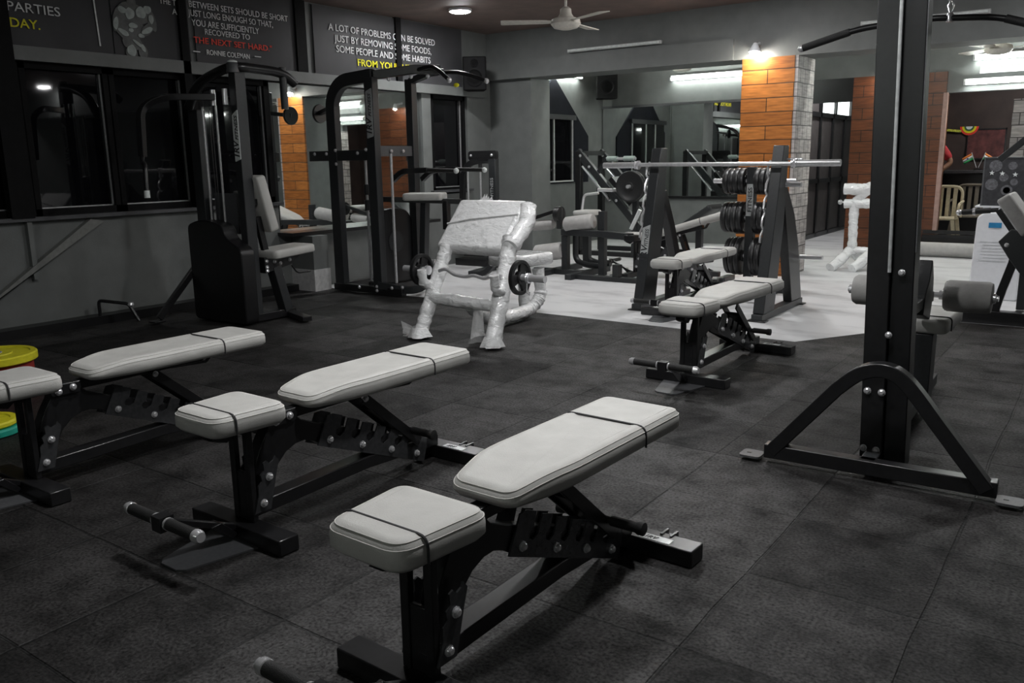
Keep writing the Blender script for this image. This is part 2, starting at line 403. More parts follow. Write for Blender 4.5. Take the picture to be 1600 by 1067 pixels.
wl.span((XL-.25, 5.735, .57), (XL-.08, 7.985, 2.09)).span((XL-.25, 7.985, .88), (XL, 8.15, 2.09)).span((XL-.25, 8.86, .88), (XL, YB, 2.09))
struct('wall_left', wl, WALL, smooth=0)
struct('wall_front', MB().span((-7.2, -4.2, -.02), (5.2, -4, ZC)), WALL, smooth=0)
struct('wall_right', MB().span((5, -4.2, -.02), (5.2, 17, ZC)), WALL, smooth=0)
# back wall with the passage and the framed opening
wb = MB().span((-7.2, YB, -.02), (-3.98, YB+.2, ZC)).span((-3.98, YB, 2.29), (5.2, YB+.2, ZC))
wb.span((-1.96, YB, -.02), (5.2, YB+.2, .22)).span((-1.02, YB, .22), (5.2, YB+.2, 2.29)).span((-1.96, YB, 2.03), (-1.02, YB+.2, 2.29))
struct('wall_back', wb, WALL, smooth=0)
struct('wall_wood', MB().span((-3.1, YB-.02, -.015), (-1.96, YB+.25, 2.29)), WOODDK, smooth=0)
struct('wall_passage_end', MB().span((-4.3, 16.2, -.02), (-2.9, 16.4, ZC)), WALL, smooth=0)
struct('wall_passage_side', MB().span((-4.3, YB+.2, 2.25), (-4.0, 16.2, ZC)).span((-3.1, YB+.25, -.02), (-2.95, 16.2, ZC)), DOOR, smooth=0)
struct('wall_office_back', MB().span((-2.95, 15.2, -.02), (1.5, 15.4, ZC)).span((1.3, YB+.2, -.02), (1.5, 15.2, ZC)), BACKROOM, smooth=0)
struct('wall_column', MB().span((-7.0, 9.36, -.02), (-6.3, 9.8, 2.3)), WALL, smooth=0)
struct('wall_pilaster', MB().span((-7.0, 5.86, .22), (-6.62, 6.06, .56)), WALL, smooth=0)
tb = MB().span((-7.0, 5.85, -.01), (-6.61, 6.07, .22)); struct('trim_1', tb, WHITEBOARD, smooth=0)
struct('ceiling_beam', MB().span((-7.0, 9.3, 2.3), (5.2, 9.75, 2.9)).span((-7, 9.27, 2.3), (-3.6, 9.3, 2.52)), WALL, smooth=0)
# orange tiled pillar: wooden front, white brick side
struct('wall_pillar', MB().span((-3.48, 9.3, -.015), (-2.92, 9.86, 2.3)), WALL, smooth=0)
struct('wall_pillar_front', MB().span((-3.49, 9.27, -.015), (-2.92, 9.3, 2.3)), WOOD, smooth=0)
struct('wall_pillar_side', MB().span((-2.92, 9.275, -.015), (-2.89, 9.86, 2.3)), WHITEB, smooth=0)
struct('wall_brick', MB().span((-1.18, YB-.25, -.015), (-.6, YB+.05, 1.9)), WHITEB, smooth=0)
# windows of the left wall
struct('baseboard_left', MB().span((XL-.01, -4, -.005), (-6.8, 5.8, .07)), SHROUD, smooth=0)
struct('trim_2', MB().span((XL, -4, 2.08), (XL+.06, 9.2, 2.185)), WALL, smooth=0)
struct('trim_3', MB().span((XL-.05, -4, .875), (XL+.07, 5.75, .905)).span((XL-.05, 8.1, .9), (XL+.05, 8.9, .93)), GREYST, smooth=0)
n = 0
for (y0, y1) in ((1.75, 3.3), (3.36, 4.08), (4.08, 4.82), (4.92, 5.72), (8.17, 8.84)):
    n += 1
    fr = MB()
    X0, X1 = XL-.1, XL-.02
    fr.span((X0, y0, .9), (X1, y0+.05, 2.09)).span((X0, y1-.05, .9), (X1, y1, 2.09)).span((X0, y0, .9), (X1, y1, .96)).span((X0, y0, 2.03), (X1, y1, 2.09))
    f = struct('window_%d' % n, fr, FRAMEBLK, smooth=0)
    g = struct('pane', MB().span((XL-.085, y0+.05, .96), (XL-.075, y1-.05, 2.03)), GLASS, f, smooth=0)
    bd = MB().span((XL-.07, y1-.062, .96), (XL-.055, y1-.05, 2.03)).span((XL-.07, y0+.05, .96), (XL-.055, y1-.05, .97))
    struct('glazing_bead', bd, BRUSHED, f, smooth=0)
for k, (y0, y1) in enumerate(((4.075, 4.085), (4.815, 4.925), (5.715, 5.735), (3.295, 3.365))):
    struct('trim_%d' % (14+k), MB().span((XL-.1, y0, .9), (XL-.02, y1, 2.09)), FRAMEBLK, smooth=0)
for k, (px, py, wd, dp) in enumerate(((19, 200, .17, .08), (290, 70, .075, .06), (472, 70, .13, .05), (624, 80, .085, .05))):
    y = onx(px, py, XL+dp).y
    struct('trim_%d' % (4+k), MB().span((XL, y-wd/2, .9 if k < 2 else 2.1), (XL+dp, y+wd/2, ZC)), FRAMEBLK, smooth=0)
# steel brace and flat conduit fixed to the left wall
q = [onx(139, 342, XL+.03), onx(160, 345, XL+.03), onx(0, 524, XL+.03), onx(0, 487, XL+.03)]
e = (q[3]-q[0]); q[2] += e*.5; q[3] += e*.5
q = [Vector((0, p.y, max(p.z, .07))) for p in q]
struct('trim_8', MB().prism([(p.y, p.z) for p in q], (XL+.03, 0, 0), (0, 1, 0), (0, 0, 1), (1, 0, 0), .06), mat('light_grey_paint', (.21, .215, .205), .6), smooth=0)
a, b_ = onx(40, 345, XL+.03), onx(60, 436, XL+.03)
struct('trim_9', MB().span((XL, a.y, b_.z), (XL+.05, b_.y, .88)), WALL, smooth=0)
# pointed dark window of the rear room
pw = [(10.06, .93), (11.89, .93), (11.89, 1.63), (10.9, 2.47), (10.06, 1.72)]
fw = struct('window_6', MB().prism(pw, (XL+.012, 0, 0), (0, 1, 0), (0, 0, 1), (1, 0, 0), .024), FILM, smooth=0)
struct('pane', MB().span((XL+.02, 10.12, .97), (XL+.03, 11.42, 1.88)), GLASS, fw, smooth=0)
for y in (10.5, 10.86, 11.38): struct('glazing_bead', MB().span((XL+.024, y-.008, .97), (XL+.05, y+.008, 1.86)), BATTEN, fw, smooth=0)
struct('glazing_bead', MB().span((XL+.024, 10.1, .95), (XL+.05, 11.4, .97)), BATTEN, fw, smooth=0)
struct('window_head', MB().span((XL+.02, 10.1, 1.86), (XL+.07, 11.45, 1.93)), STEEL, fw, smooth=0)
# passage: folding panels and lit frosted lights
dr = MB()
for y in (12.6, 13.35, 14.06, 14.76, 15.48, 16.15): dr.span((-4.03, y-.035, -.015), (-3.97, y+.035, 1.93))
for z in (.02, .88, 1.9): dr.span((-4.03, 12.6, z-.035), (-3.97, 16.2, z+.035))
d = struct('door_1', dr, BLACKST, smooth=0)
ys = (12.635, 13.35, 14.06, 14.76, 15.48, 16.15)
for i in range(5):
    struct('panel', MB().span((-4.025, ys[i]+.03, .0), (-4.0, ys[i+1]-.03, 1.9)), DOOR, d, smooth=0)
wf = MB()
for y in (12.6, 13.35, 14.06, 14.9, 15.85, 16.15): wf.span((-4.05, y-.04, 1.93), (-3.97, y+.04, 2.25))
wf.span((-4.05, 12.6, 2.2), (-3.97, 16.2, 2.26))
wn = struct('window_7', wf, BLACKST, smooth=0)
for i, (y0, y1) in enumerate(((12.64, 13.31), (14.1, 14.86), (14.94, 15.81))):
    struct('pane', MB().span((-4.03, y0, 1.93), (-4.01, y1, 2.2)), L_FROST, wn, smooth=0)
struct('pane', MB().span((-4.03, 13.39, 1.93), (-4.01, 14.02, 2.2)), DOOR, wn, smooth=0)
struct('trim_10', MB().span((-3.95, YB-.01, 1.98), (-3.1, YB+.03, 2.29)), BLACKST, smooth=0)
# frame of the opening into the office and its pink jamb strip
fo = MB().span((-2.1, YB-.06, .14), (-1.02, YB+.02, .2)).span((-2.1, YB-.04, .2), (-1.02, YB+.02, .235)).span((-2.1, YB-.03, .245), (-1.02, YB+.02, .29))
struct('trim_11', fo, BLACKST, smooth=0)
struct('trim_12', MB().span((-1.985, YB-.05, .29), (-1.935, YB+.02, 2.03)), mat('raw_pine_strip', (.42, .27, .23), .6, scale=20), smooth=0)

# ------------------------------------------------------------------ mirrors
XM = -6.995
t = thing('wall_mirror', 'large mirror above a black ledge on the window wall, reflecting the orange pillar', 'mirror', (XM, 6.9, .57))
obj('mirror_glass', MB().span((XM-.02, 5.745, .60), (XM, 7.975, 2.08)), MIRROR, t, smooth=0)
obj('backing_board', MB().span((XM-.034, 5.74, .595), (XM-.021, 7.98, 2.085)), SHROUD, t, smooth=0)
obj('ledge', MB().span((XM-.02, 5.70, .565), (XM+.27, 8.0, .60)), BLACKST, t, smooth=0)
zb0, zb1 = .70, 2.06
t = thing('wall_mirror', 'wide mirror covering the back wall behind the sloping leg press', 'mirror', (-5, YB, zb0))
for i, (x0, x1) in enumerate(((-6.93, -5.74), (-5.735, -4.5), (-4.495, -4.0))):
    obj('mirror_panel', MB().span((x0, YB-.03, zb0), (x1, YB-.012, zb1)), MIRROR, t, smooth=0)
obj('top_rail', MB().span((-6.95, YB-.04, zb1), (-4.0, YB, zb1+.035)), GREYST, t, smooth=0)
obj('bottom_rail', MB().span((-6.95, YB-.05, zb0-.04), (-4.0, YB, zb0)), BLACKST, t, smooth=0)

# ------------------------------------------------------------------ banners on the left wall
XB = XL+.012
def banner(y0, y1, label, z0=2.19, z1=2.87):
    t = thing('wall_banner', label, 'banner', (XB, (y0+y1)/2, z0), 'quote banners above the windows')
    # slightly slack vinyl sheet
    mb = MB(); n1, n2 = 24, 8; vs = []; fs = []
    for i in range(n1+1):
        for j in range(n2+1):
            a, b = i/n1, j/n2
            vs.append((XB+.012+.006*math.sin(a*9+b*2)*(1-b)*math.sin(math.pi*a), y0+(y1-y0)*a, z0+(z1-z0)*b))
    for i in range(n1):
        for j in range(n2):
            k = i*(n2+1)+j; fs.append((k, k+n2+1, k+n2+2, k+1))
    mb.add(vs, fs); mb.span((XL, y0+.01, z0+.01), (XB, y1-.01, z1-.01))
    obj('banner_sheet', mb, BANNER, t); return t
def line(t, body, pl, pr, h, m, bold=0.):
    Lp, Rp = onx(*pl, XB+.024), onx(*pr, XB+.024)
    hz = (onx(pl[0], pl[1]-h, XB+.024)-Lp).z
    z = (Lp.z+Rp.z)/2
    mb = text_mb(body, hz/.70, (XB+.0235, Lp.y, z), (0, 1, 0), (0, 0, 1), (1, 0, 0), bold=bold, extrude=.001, width=(Rp.y-Lp.y))
    obj('lettering', mb, m, t, smooth=0)
t = banner(1.95, 3.06, 'dark wall banner cut off by the picture edge beside the first black column')
t = banner(3.27, 4.13, 'dark banner with PARTIES in white and DAY in yellow')
line(t, 'PARTIES', (10, 16.5), (93, 25), 15, LETTER); line(t, 'DAY.', (15, 40.5), (62, 47), 14.5, YELLOW, .03)
a = onx(150, 0, XB+.025); b_ = onx(157, 72, XB+.025)
obj('white_rule', MB().bar((XB+.0235, a.y-.03, 2.85), (XB+.0235, b_.y, b_.z), .012, .003, (1, 0, 0)), LETTER, t, smooth=0)
t = banner(4.14, 4.86, 'dark banner printed with a grey headless muscular torso')
def blob(mb, px, py, rx, ry, rot=0, X=XB+.024):
    X += .0002*(len(mb.v)//44 % 16)
    c = onx(px, py, X); k = (onx(px+1, py, X)-c).y; kz = -(onx(px, py+1, X)-c).z; n = 22
    ca, sa = math.cos(math.radians(rot)), math.sin(math.radians(rot)); poly = []
    for i in range(n):
        a = 2*math.pi*i/n; x, y = rx*math.cos(a), ry*math.sin(a)*(1+.12*math.sin(3*a+px)); poly.append((c.y+(x*ca-y*sa)*k, c.z-(x*sa+y*ca)*kz))
    mb.prism(poly, (X, 0, 0), (0, 1, 0), (0, 0, 1), (1, 0, 0), .001)
body = MB()
for b in ((209, 22, 27, 17, 4), (208, 45, 19, 17, 4), (207, 66, 15, 12, 5), (184, 30, 8, 19, 12), (190, 47, 8, 14, -35), (236, 31, 7, 17, -15), (230, 47, 7, 13, 45), (206, 82, 9, 10, 0), (224, 82, 7, 10, 0), (205, 3, 7, 7, 0)): blob(body, *b)
obj('torso_print', body, PRINT, t, smooth=0)
hi = MB()
for b in ((191, 15, 7, 5, 20), (203, 21, 7, 9, 10), (220, 20, 8, 9, 5), (230, 15, 6, 6, 10), (181, 36, 4, 10, 10), (193, 50, 9, 4, 30), (208, 40, 7, 4, 0), (205, 47, 4, 3, 0), (230, 48, 10, 4, -30), (221, 56, 5, 3, 10), (206, 79, 7, 9, 0), (217, 69, 11, 2.5, 35), (224, 75, 3, 6, -20), (236, 30, 4, 7, 0)): blob(hi, *b, X=XB+.0278)
obj('torso_highlight_print', hi, PRINTLT, t, smooth=0)
line(t, 'THE T', (249, 5), (275, 9), 9, LETTER); line(t, 'A', (269.5, 22), (277, 23), 9, LETTER, .01)
t = banner(4.92, 6.21, 'dark banner about resting between sets with a red line and a name beneath')
line(t, 'BETWEEN SETS SHOULD BE SHORT', (295, 12.5), (449, 32), 10, LETTER)
line(t, 'JUST LONG ENOUGH SO THAT,', (295, 25.5), (427, 42), 10, LETTER)
line(t, 'YOU ARE SUFFICIENTLY', (300, 41), (405, 52), 10, LETTER)
line(t, 'RECOVERED TO', (320, 54), (390, 62), 9, LETTER)
line(t, 'THE NEXT SET HARD."', (303, 69), (425, 78), 9.5, RED, .03)
line(t, 'RONNIE COLEMAN', (323, 86), (390, 91.5), 8, LETTER, .015)
for p0, p1 in (((302, 80), (313, 80.8)), ((398, 88), (408, 88.7))):
    a, b_ = onx(*p0, XB+.025), onx(*p1, XB+.025); obj('white_rule', MB().span((XB+.0225, a.y, a.z-.004), (XB+.0245, b_.y, a.z+.004)), LETTER, t, smooth=0)
t = banner(6.32, 8.75, 'dark banner about problems solved by removing foods, people and habits')
line(t, 'A LOT OF PROBLEMS CAN BE SOLVED', (513.5, 47.5), (679.5, 71), 11, LETTER)
line(t, 'JUST BY REMOVING SOME FOODS,', (523.5, 64.5), (674.5, 85.5), 11, LETTER)
line(t, 'SOME PEOPLE AND SOME HABITS', (525.5, 81.5), (672.5, 99), 11, LETTER)
line(t, 'FROM YOUR LIFE.', (558.5, 103), (648, 111.5), 10.5, YELLOW, .03)

# ------------------------------------------------------------------ lamps, fans, speakers
def downlight(x, y, label):
    t = thing('ceiling_downlight', label, 'ceiling light', (x, y, ZC), 'round surface downlights')
    obj('rim', MB().lathe((x, y, ZC), (0, 0, -1), [(.125, 0), (.125, .018), (.12, .025), (.11, .026)], 36), WHITE, t)
    obj('diffuser', MB().lathe((x, y, ZC-.022), (0, 0, -1), [(.108, 0), (.108, .006), (.09, .012)], 36), L_WHITE, t)
dl = onz(719, 19, ZC-.03)
downlight(dl.x, dl.y, 'round downlight shining on the ceiling beyond the last banner')
for (x, y) in ((-3.2, 7.83), (-.2, 7.83), (-2.9, 5.1), (-2.3, 2.3), (-.9, 2.5)):
    downlight(x, y, 'added fill downlight, unseen in the office ceiling')
downlight(3.66, 9.0, 'added fill downlight, unseen in the office ceiling')
downlight(-1.2, 13.6, 'added fill downlight, unseen in the office ceiling')  # extra lamp out of view, added to brighten the dark office
downlight(-3.5, 13.6, 'added fill downlight, unseen in the office ceiling')  # extra lamp out of view, added to light the passage panels
def tube_lamp(x0, x1, y, z, label, group='lit tube lamps', along='x', flip=False):
    t = thing('tube_lamp', label, 'tube light', ((x0+x1)/2, y, z) if along == 'x' else (y, (x0+x1)/2, z), group)
    P = (lambda a, o, zz: (a, y+o, zz)) if flip else (lambda a, o, zz: (a, y-o, zz)) if along == 'x' else (lambda a, o, zz: (y+o, a, zz))
    fx = MB()
    a, b = P(x0-.03, 0, z-.02), P(x1+.03, .03, z+.05); fx.span([min(a[i], b[i]) for i in range(3)], [max(a[i], b[i]) for i in range(3)])
    obj('batten_body', fx, BATTEN, t, smooth=0)
    obj('fluorescent_tube', MB().cyl(P(x0, .05, z), P(x1, .05, z), .019, 16), L_TUBE, t)
    caps = MB()
    for e, s_ in ((x0, -1), (x1, 1)):
        a, b = P(e, .025, z-.025), P(e+s_*.025, .075, z+.025); caps.span([min(a[i], b[i]) for i in range(3)], [max(a[i], b[i]) for i in range(3)])
    obj('end_cap', caps, BATTEN, t, smooth=0)
tube_lamp(-5.74, -4.54, YB, 2.44, 'lit tube light over the mirror on the back wall')
tube_lamp(-1.66, -.46, YB, 2.42, 'upper of two lit tube lights over the office opening')
tube_lamp(-1.74, -.54, YB-.02, 2.13, 'lower of two lit tube lights over the office opening')
tube_lamp(10.42, 11.62, XL, 2.50, 'lit tube light at the tip of the pointed window', along='y')
tube_lamp(-2.6, -1.4, 9.76, 2.5, 'added fill tube light on the rear face of the beam, hidden by it', flip=True)  # added pair of unseen tubes that lifts the light in the rear room
tube_lamp(-5.6, -4.4, 9.76, 2.5, 'added fill tube light on the rear face of the beam, hidden by it', flip=True)
tube_lamp(-3.4, -2.2, -4.0, 2.3, 'added fill tube light on the wall behind the camera', flip=True)  # added pair of unseen tubes, frontal fill for the bench pads
tube_lamp(-.4, .8, -4.0, 2.3, 'added fill tube light on the wall behind the camera', flip=True)
tube_lamp(2.45, 3.65, YB, 2.39, 'lit tube light on the back wall outside the picture')
t = thing('cable_trunking', 'white casing box on the wall between the two lit tubes', 'trunking', (-1, YB, 2.28))
obj('casing', MB().span((-1.6, YB-.05, 2.24), (-.3, YB, 2.33)), BATTEN, t, smooth=0)
for (p0, p1, lb) in (((887, 80), (1032, 66.5), 'thin unlit batten light on the beam below the ceiling fan'), ((1345, 37), (1548, 17.5), 'unlit batten light on the beam behind the black machine column')):
    a, b = ony(*p0, 9.26), ony(*p1, 9.26); t = thing('batten_light', lb, 'tube light', (a.x, 9.3, a.z), 'unlit battens on the beam')
    obj('batten_body', MB().span((a.x, 9.25, a.z-.018), (b.x, 9.3, a.z+.018)), BATTEN, t, smooth=0)
    obj('diffuser', MB().cyl((a.x+.02, 9.24, a.z), (b.x-.02, 9.24, a.z), .014, 12), BRIGHTLABEL, t)
def spot(c, label, r):
    t = thing('spot_lamp', label, 'spotlight', c, 'spot lamps over the wood tiles')
    c = Vector(c)
    obj('lamp_stem', MB().cyl(c+Vector((0, .22, .09)), c+Vector((0, .0, .05)), .018), WHITE, t)
    obj('lamp_cup', MB().lathe(c+Vector((0, 0, .05)), (0, -.15, -1), [(.02, -.02), (.03, 0), (r+.012, .06), (r+.012, .075)], 20), WHITE, t)
    obj('bulb', MB().sphere(c+Vector((0, -.01, -.02)), r, 16), L_SPOT, t)
p = ony(1180, 78, 9.18); spot((p.x, p.y, p.z), 'dazzling spot lamp on top of the orange tiled pillar', .05)
p = ony(1377, 118, 12.2); spot((p.x, p.y, p.z), 'small spot lamp over the rear wood-tiled wall', .028)
def fan(c, label, rot, R=.6):
    t = thing('ceiling_fan', label, 'ceiling fan', c, 'cream ceiling fans'); c = Vector(c)
    obj('down_rod', MB().cyl((c.x, c.y, ZC), (c.x, c.y, c.z+.1), .012).lathe((c.x, c.y, ZC), (0, 0, -1), [(.06, 0), (.05, .05), (.02, .09)]), CREAM, t)
    obj('motor', MB().lathe((c.x, c.y, c.z+.16), (0, 0, -1), [(.025, 0), (.05, .02), (.055, .06), (.075, .09), (.13, .11), (.14, .15), (.11, .185), (.05, .2)]), CREAM, t)
    for k in range(3):
        a = rot+k*2*math.pi/3; d = Vector((math.cos(a), math.sin(a), 0)); s_ = Vector((-math.sin(a), math.cos(a), .12)).normalized()
        bl = MB().prism(round_poly([(.11, -.03), (.2, -.055), (R, -.07), (R, .07), (.2, .055), (.11, .03)], .02), c+Vector((0, 0, .03)), d, s_, d.cross(s_), .006)
        obj('blade', bl, CREAM, t)
p = onz(884, 34, 2.52)
fan((p.x, p.y, p.z-.03), 'cream three-blade fan under the brown ceiling before the beam', math.radians(215))
p = ony(1065, 107, 10.8); fan((p.x, p.y, p.z), 'cream fan half hidden by the beam near the mirror tube light', math.radians(-5))
p = ony(1560, 79, 10.8); fan((p.x, p.y, p.z), 'cream fan in front of the twin tube lights', math.radians(12))
def speaker(c, label, yaw, sz=(.34, .26, .46)):
    t = thing('wall_speaker', label, 'speaker', c, 'black wall speakers')
    R = Matrix.Rotation(yaw, 3, 'Z'); c = Vector(c)
    F = lambda x, y, z: c+R @ Vector((x, y, z))
    W, D, H = sz
    mb = MB().prism(round_poly([(-W/2, -D/2), (W/2, -D/2), (W*.36, D/2), (-W*.36, D/2)], .03), c, R @ Vector((1, 0, 0)), R @ Vector((0, 1, 0)), (0, 0, 1), H)
    obj('cabinet', mb, FRAMEBLK, t, bevel=.012)
    obj('woofer', MB().lathe(F(0, -D/2, -H*.12), R @ Vector((0, -1, 0)), [(W*.36, 0), (W*.36, .012), (W*.31, .014), (W*.12, -.03), (W*.1, -.02)], 28), FRAMEBLK, t)
    obj('tweeter', MB().lathe(F(0, -D/2, H*.3), R @ Vector((0, -1, 0)), [(W*.16, 0), (W*.16, .01), (W*.05, -.01)], 20), FRAMEBLK, t)
    obj('bracket', MB().span(F(-.03, D/2-.02, -.05), F(.03, D/2+.16, .03)), BLACKST, t, smooth=0)
p = onx(742, 116, -6.72); speaker((p.x, p.y, p.z), 'black speaker on the wall past the last banner', math.radians(35), (.30, .24, .40))
p = ony(946, 131, 11.95); speaker((p.x, p.y, p.z), 'dim black speaker in the rear corner under the beam', math.radians(40))

# ------------------------------------------------------------------ adjustable benches
def pad_outline(y0, y1, w0, w1, yw, rad):
    """half widths w0 at y0, w1 from yw on"""
    return round_poly([(-w0, y0), (w0, y0), (w1, yw), (w1, y1), (-w1, y1), (-w1, yw)], rad, 5)
def band_at(y, hw, zlo, zhi, r=.018):
    return bend([(-hw-.001, y, zlo), (-hw-.001, y, zhi+.001), (hw+.001, y, zhi+.001), (hw+.001, y, zlo)], r, 4)
LAD = (math.cos(math.radians(22.3)), -math.sin(math.radians(22.3)))
def make_bench(label, back_deg=0.):
    t = thing('adjustable_bench', label, 'bench', (0, 0, 0), 'adjustable benches')
    obj('crossbar', MB().box((0, .04, .03), (.5, .08, .056)), BLACKST, t, bevel=.004)
    rb = obj('crossbar', MB().box((0, 1.065, .03), (.5, .085, .056)), BLACKST, t, bevel=.004)
    lb = obj('name_label', MB().span((.055, 1.032, .058), (.165, 1.068, .0592)), LABEL, rb, smooth=0)
    lb['label'] = 'silver label strip'
    lt = text_mb('1RV', .026, (.068, 1.04, .0592), (1, 0, 0), (0, 1, 0), (0, 0, 1), bold=.02, shear=.3); obj('lettering', lt, STEEL, lb, smooth=0)
    obj('rail', MB().rect_tube([(0, .05, .09), (0, .62, .105), (0, 1.03, .085)], .07, .05, (1, 0, 0)), BLACKST, t, bevel=.004)
    # front foot plate on the floor
    fp = [(-.13, .0), (.13, 0), (.075, -.235), (.05, -.255), (-.035, -.255), (-.06, -.235)]
    obj('foot_plate', MB().prism(fp, (0, 0, .004), (1, 0, 0), (0, 1, 0), (0, 0, 1), .006), GREYST, t, smooth=0)
    # post of two uprights with a slot
    ps = MB()
    for s in (-1, 1): ps.span((s*.04-.014, .045, .058), (s*.04+.014, .068, .40))
    ps.span((-.03, .05, .058), (.03, .064, .235)).span((-.03, .05, .37), (.03, .064, .40))
    obj('post', ps, BLACKST, t, bevel=.003)
    # arched spine from the post to the ladder
    sp = [(.085, .12), (.085, .21), (.10, .27), (.125, .32), (.15, .36), (.165, .405), (.26, .405), (.30, .365), (.36, .338), (1.0, .085), (1.0, .06),
          (.92, .055), (.40, .235), (.35, .268), (.31, .282), (.27, .28), (.225, .262), (.185, .225), (.16, .185), (.14, .12)]
    obj('arched_spine', MB().prism(sp, (0, 0, 0), (0, 1, 0), (0, 0, 1), (1, 0, 0), .056), BLACKST, t, bevel=.003)
    # notched plates either side of the post and of the ladder
    npl = [(.05, .09), (.118, .09), (.15, .21), (.165, .255), (.15, .275), (.142, .262), (.125, .255), (.112, .268), (.098, .262), (.10, .235), (.084, .222), (.088, .20), (.072, .185), (.07, .15)]
    for s in (-1, 1):
        p = obj('seat_notch_plate', MB().prism(npl, (s*.058, 0, 0), (0, 1, 0), (0, 0, 1), (1, 0, 0), .006), GLOSSBLK, t, smooth=0)
        bolts(p, [(s*.061, .088, .12), (s*.061, .118, .208)], (s, 0, 0))
    ox, oz = .372, .243
    st = [(-.005, 0)]; top = [(.0, .115), (.03, .128)]
    s0 = .075
    for i in range(6):
        a = s0+i*.083
        top += [(a, .128-i*.004), (a+.002, .085), (a-.014, .07), (a-.008, .052), (a+.012, .048), (a+.03, .066), (a+.034, .122-i*.004)]
    top += [(.585, .10), (.60, .07), (.605, .0)]
    poly = [(-.01, 0)]+[(a, b) for a, b in top]
    P = [(ox+a*LAD[0]-b*LAD[1]*1, oz+a*LAD[1]+b*LAD[0]) for a, b in poly]
    for s in (-1, 1):
        p = obj('ladder_plate', MB().prism(P, (s*.034, 0, 0), (0, 1, 0), (0, 0, 1), (1, 0, 0), .006), GLOSSBLK, t, smooth=0)
        bolts(p, [(s*.037, ox+a*LAD[0]-.03*LAD[1], oz+a*LAD[1]+.03*LAD[0]) for a in (.04, .215, .385, .545)], (s, 0, 0))
    # seat
    obj('seat_bracket', MB().span((-.028, -.07, .385), (.028, .19, .412)).prism([(-.08, .385), (.02, .385), (-.01, .36), (-.05, .372)], (0, 0, 0), (0, 1, 0), (0, 0, 1), (1, 0, 0), .05), BLACKST, t, bevel=.003)
    so = round_poly([(-.125, -.125), (.125, -.125), (.152, .165), (-.152, .165)], .06, 7)
    seat = obj('seat', MB().cushion(so, .412, .486, .032), VINYL, t, smooth=60)
    obj('piping', MB().tube(band_at(-.045, .134, .42, .4845, .03), .0035, 6), PIPING, seat)
    for q_ in (25, 55): obj('stitching', MB().tube(pad_loop(so, .412, .486, .032, q_), .0012, 5, caps=False), STITCH, seat)
    # back rest, hinged at (y .235, z .40)
    Rb = Matrix.Translation((0, .235, .40)) @ Matrix.Rotation(math.radians(back_deg), 4, 'X') @ Matrix.Translation((0, -.235, -.40))
    bo = round_poly([(-.105, .285), (.105, .285), (.148, .48), (.148, 1.15), (-.148, 1.15), (-.148, .48)], [.05, .05, .12, .045, .045, .12], 7)
    # extra points along the edges let the front thin down
    hi = lambda x, y: .486-.026*max(0., (.47-y)/.185)**1.6
    lo = lambda x, y: .415
    back = obj('back_pad', MB().cushion(bo, lo, hi, .03, frame=Rb), VINYL, t, smooth=60)
    pp = MB().tube([Rb @ Vector(p) for p in band_at(.90, .1475, .42, .4845, .03)], .0035, 6); obj('piping', pp, PIPING, back)
    for q_ in (25, 55): obj('stitching', MB().tube(pad_loop(bo, lo, hi, .03, q_, Rb), .0012, 5, caps=False), STITCH, back)
    bf = MB().rect_tube([Rb @ Vector((0, .20, .395)), Rb @ Vector((0, .86, .395))], .05, .036, (1, 0, 0))
    obj('back_frame', bf, BLACKST, t, bevel=.003)
    br = MB()
    for s in (-1, 1): br.bar(Rb @ Vector((s*.02, .70, .382)), Rb @ Vector((s*.02, .88, .372)), .006, .012).bar(Rb @ Vector((s*.02, .88, .372)), Rb @ Vector((s*.02, .925, .412)), .006, .012)
    obj('end_bracket', br, BLACKST, t)
    hp = MB()
    for s in (-1, 1): hp.prism(round_poly([(.15, .372), (.27, .372), (.275, .41), (.15, .415)], .015), (s*.036, 0, 0), (0, 1, 0), (0, 0, 1), (1, 0, 0), .008)
    h = obj('hinge_plates', hp, BLACKST, t, smooth=0)
    for s in (-1, 1): bolts(h, [(s*.04, .18, .388), (s*.04, .24, .396)], (s, 0, 0))
    # strut and lock handle
    top_ = Rb @ Vector((0, .60, .375))
    ft = Vector((0, .90, .115)) if back_deg < 5 else Vector((0, .70, .19))
    stt = MB()
    for s in (-1, 1): stt.bar(top_+Vector((s*.045, 0, 0)), ft+Vector((s*.045, 0, 0)), .01, .042, (1, 0, 0) if False else (0, 0, 1))
    dd = (ft-top_); stt.bar(top_+dd*.25, top_+dd*.72, .085, .02)
    so_ = obj('support_strut', stt, BLACKST, t, bevel=.002)
    for s in (-1, 1): bolts(so_, [top_+Vector((s*.05, 0, 0))], (s, 0, 0), .011)
    hc = top_+dd*.8+Vector((0, .012, .012))
    hd = obj('lock_handle', MB().cyl(hc+Vector((-.13, 0, 0)), hc+Vector((.16, 0, 0)), .012), BLACKST, t)
    for s, e in ((-1, -.14), (1, .175)): obj('grip', MB().lathe(hc+Vector((s*.06, 0, 0)), (s, 0, 0), [(.017, 0), (.0165, abs(e)-.09), (.021, abs(e)-.08), (.021, abs(e)-.062), (.014, abs(e)-.06)], 16), GRIP, hd)
    # foot roller
    obj('roller_arm', MB().bar((0, .02, .04), (0, -.24, .155), .03, .02).prism([(.0, .03), (-.02, .02), (-.10, .085), (-.06, .09)], (0, 0, 0), (0, 1, 0), (0, 0, 1), (1, 0, 0), .05), BLACKST, t, bevel=.002)
    ra = obj('foot_roller', MB().cyl((-.2, -.255, .16), (.2, -.255, .16), .011).box((0, -.255, .158), (.05, .05, .05)), BLACKST, t)
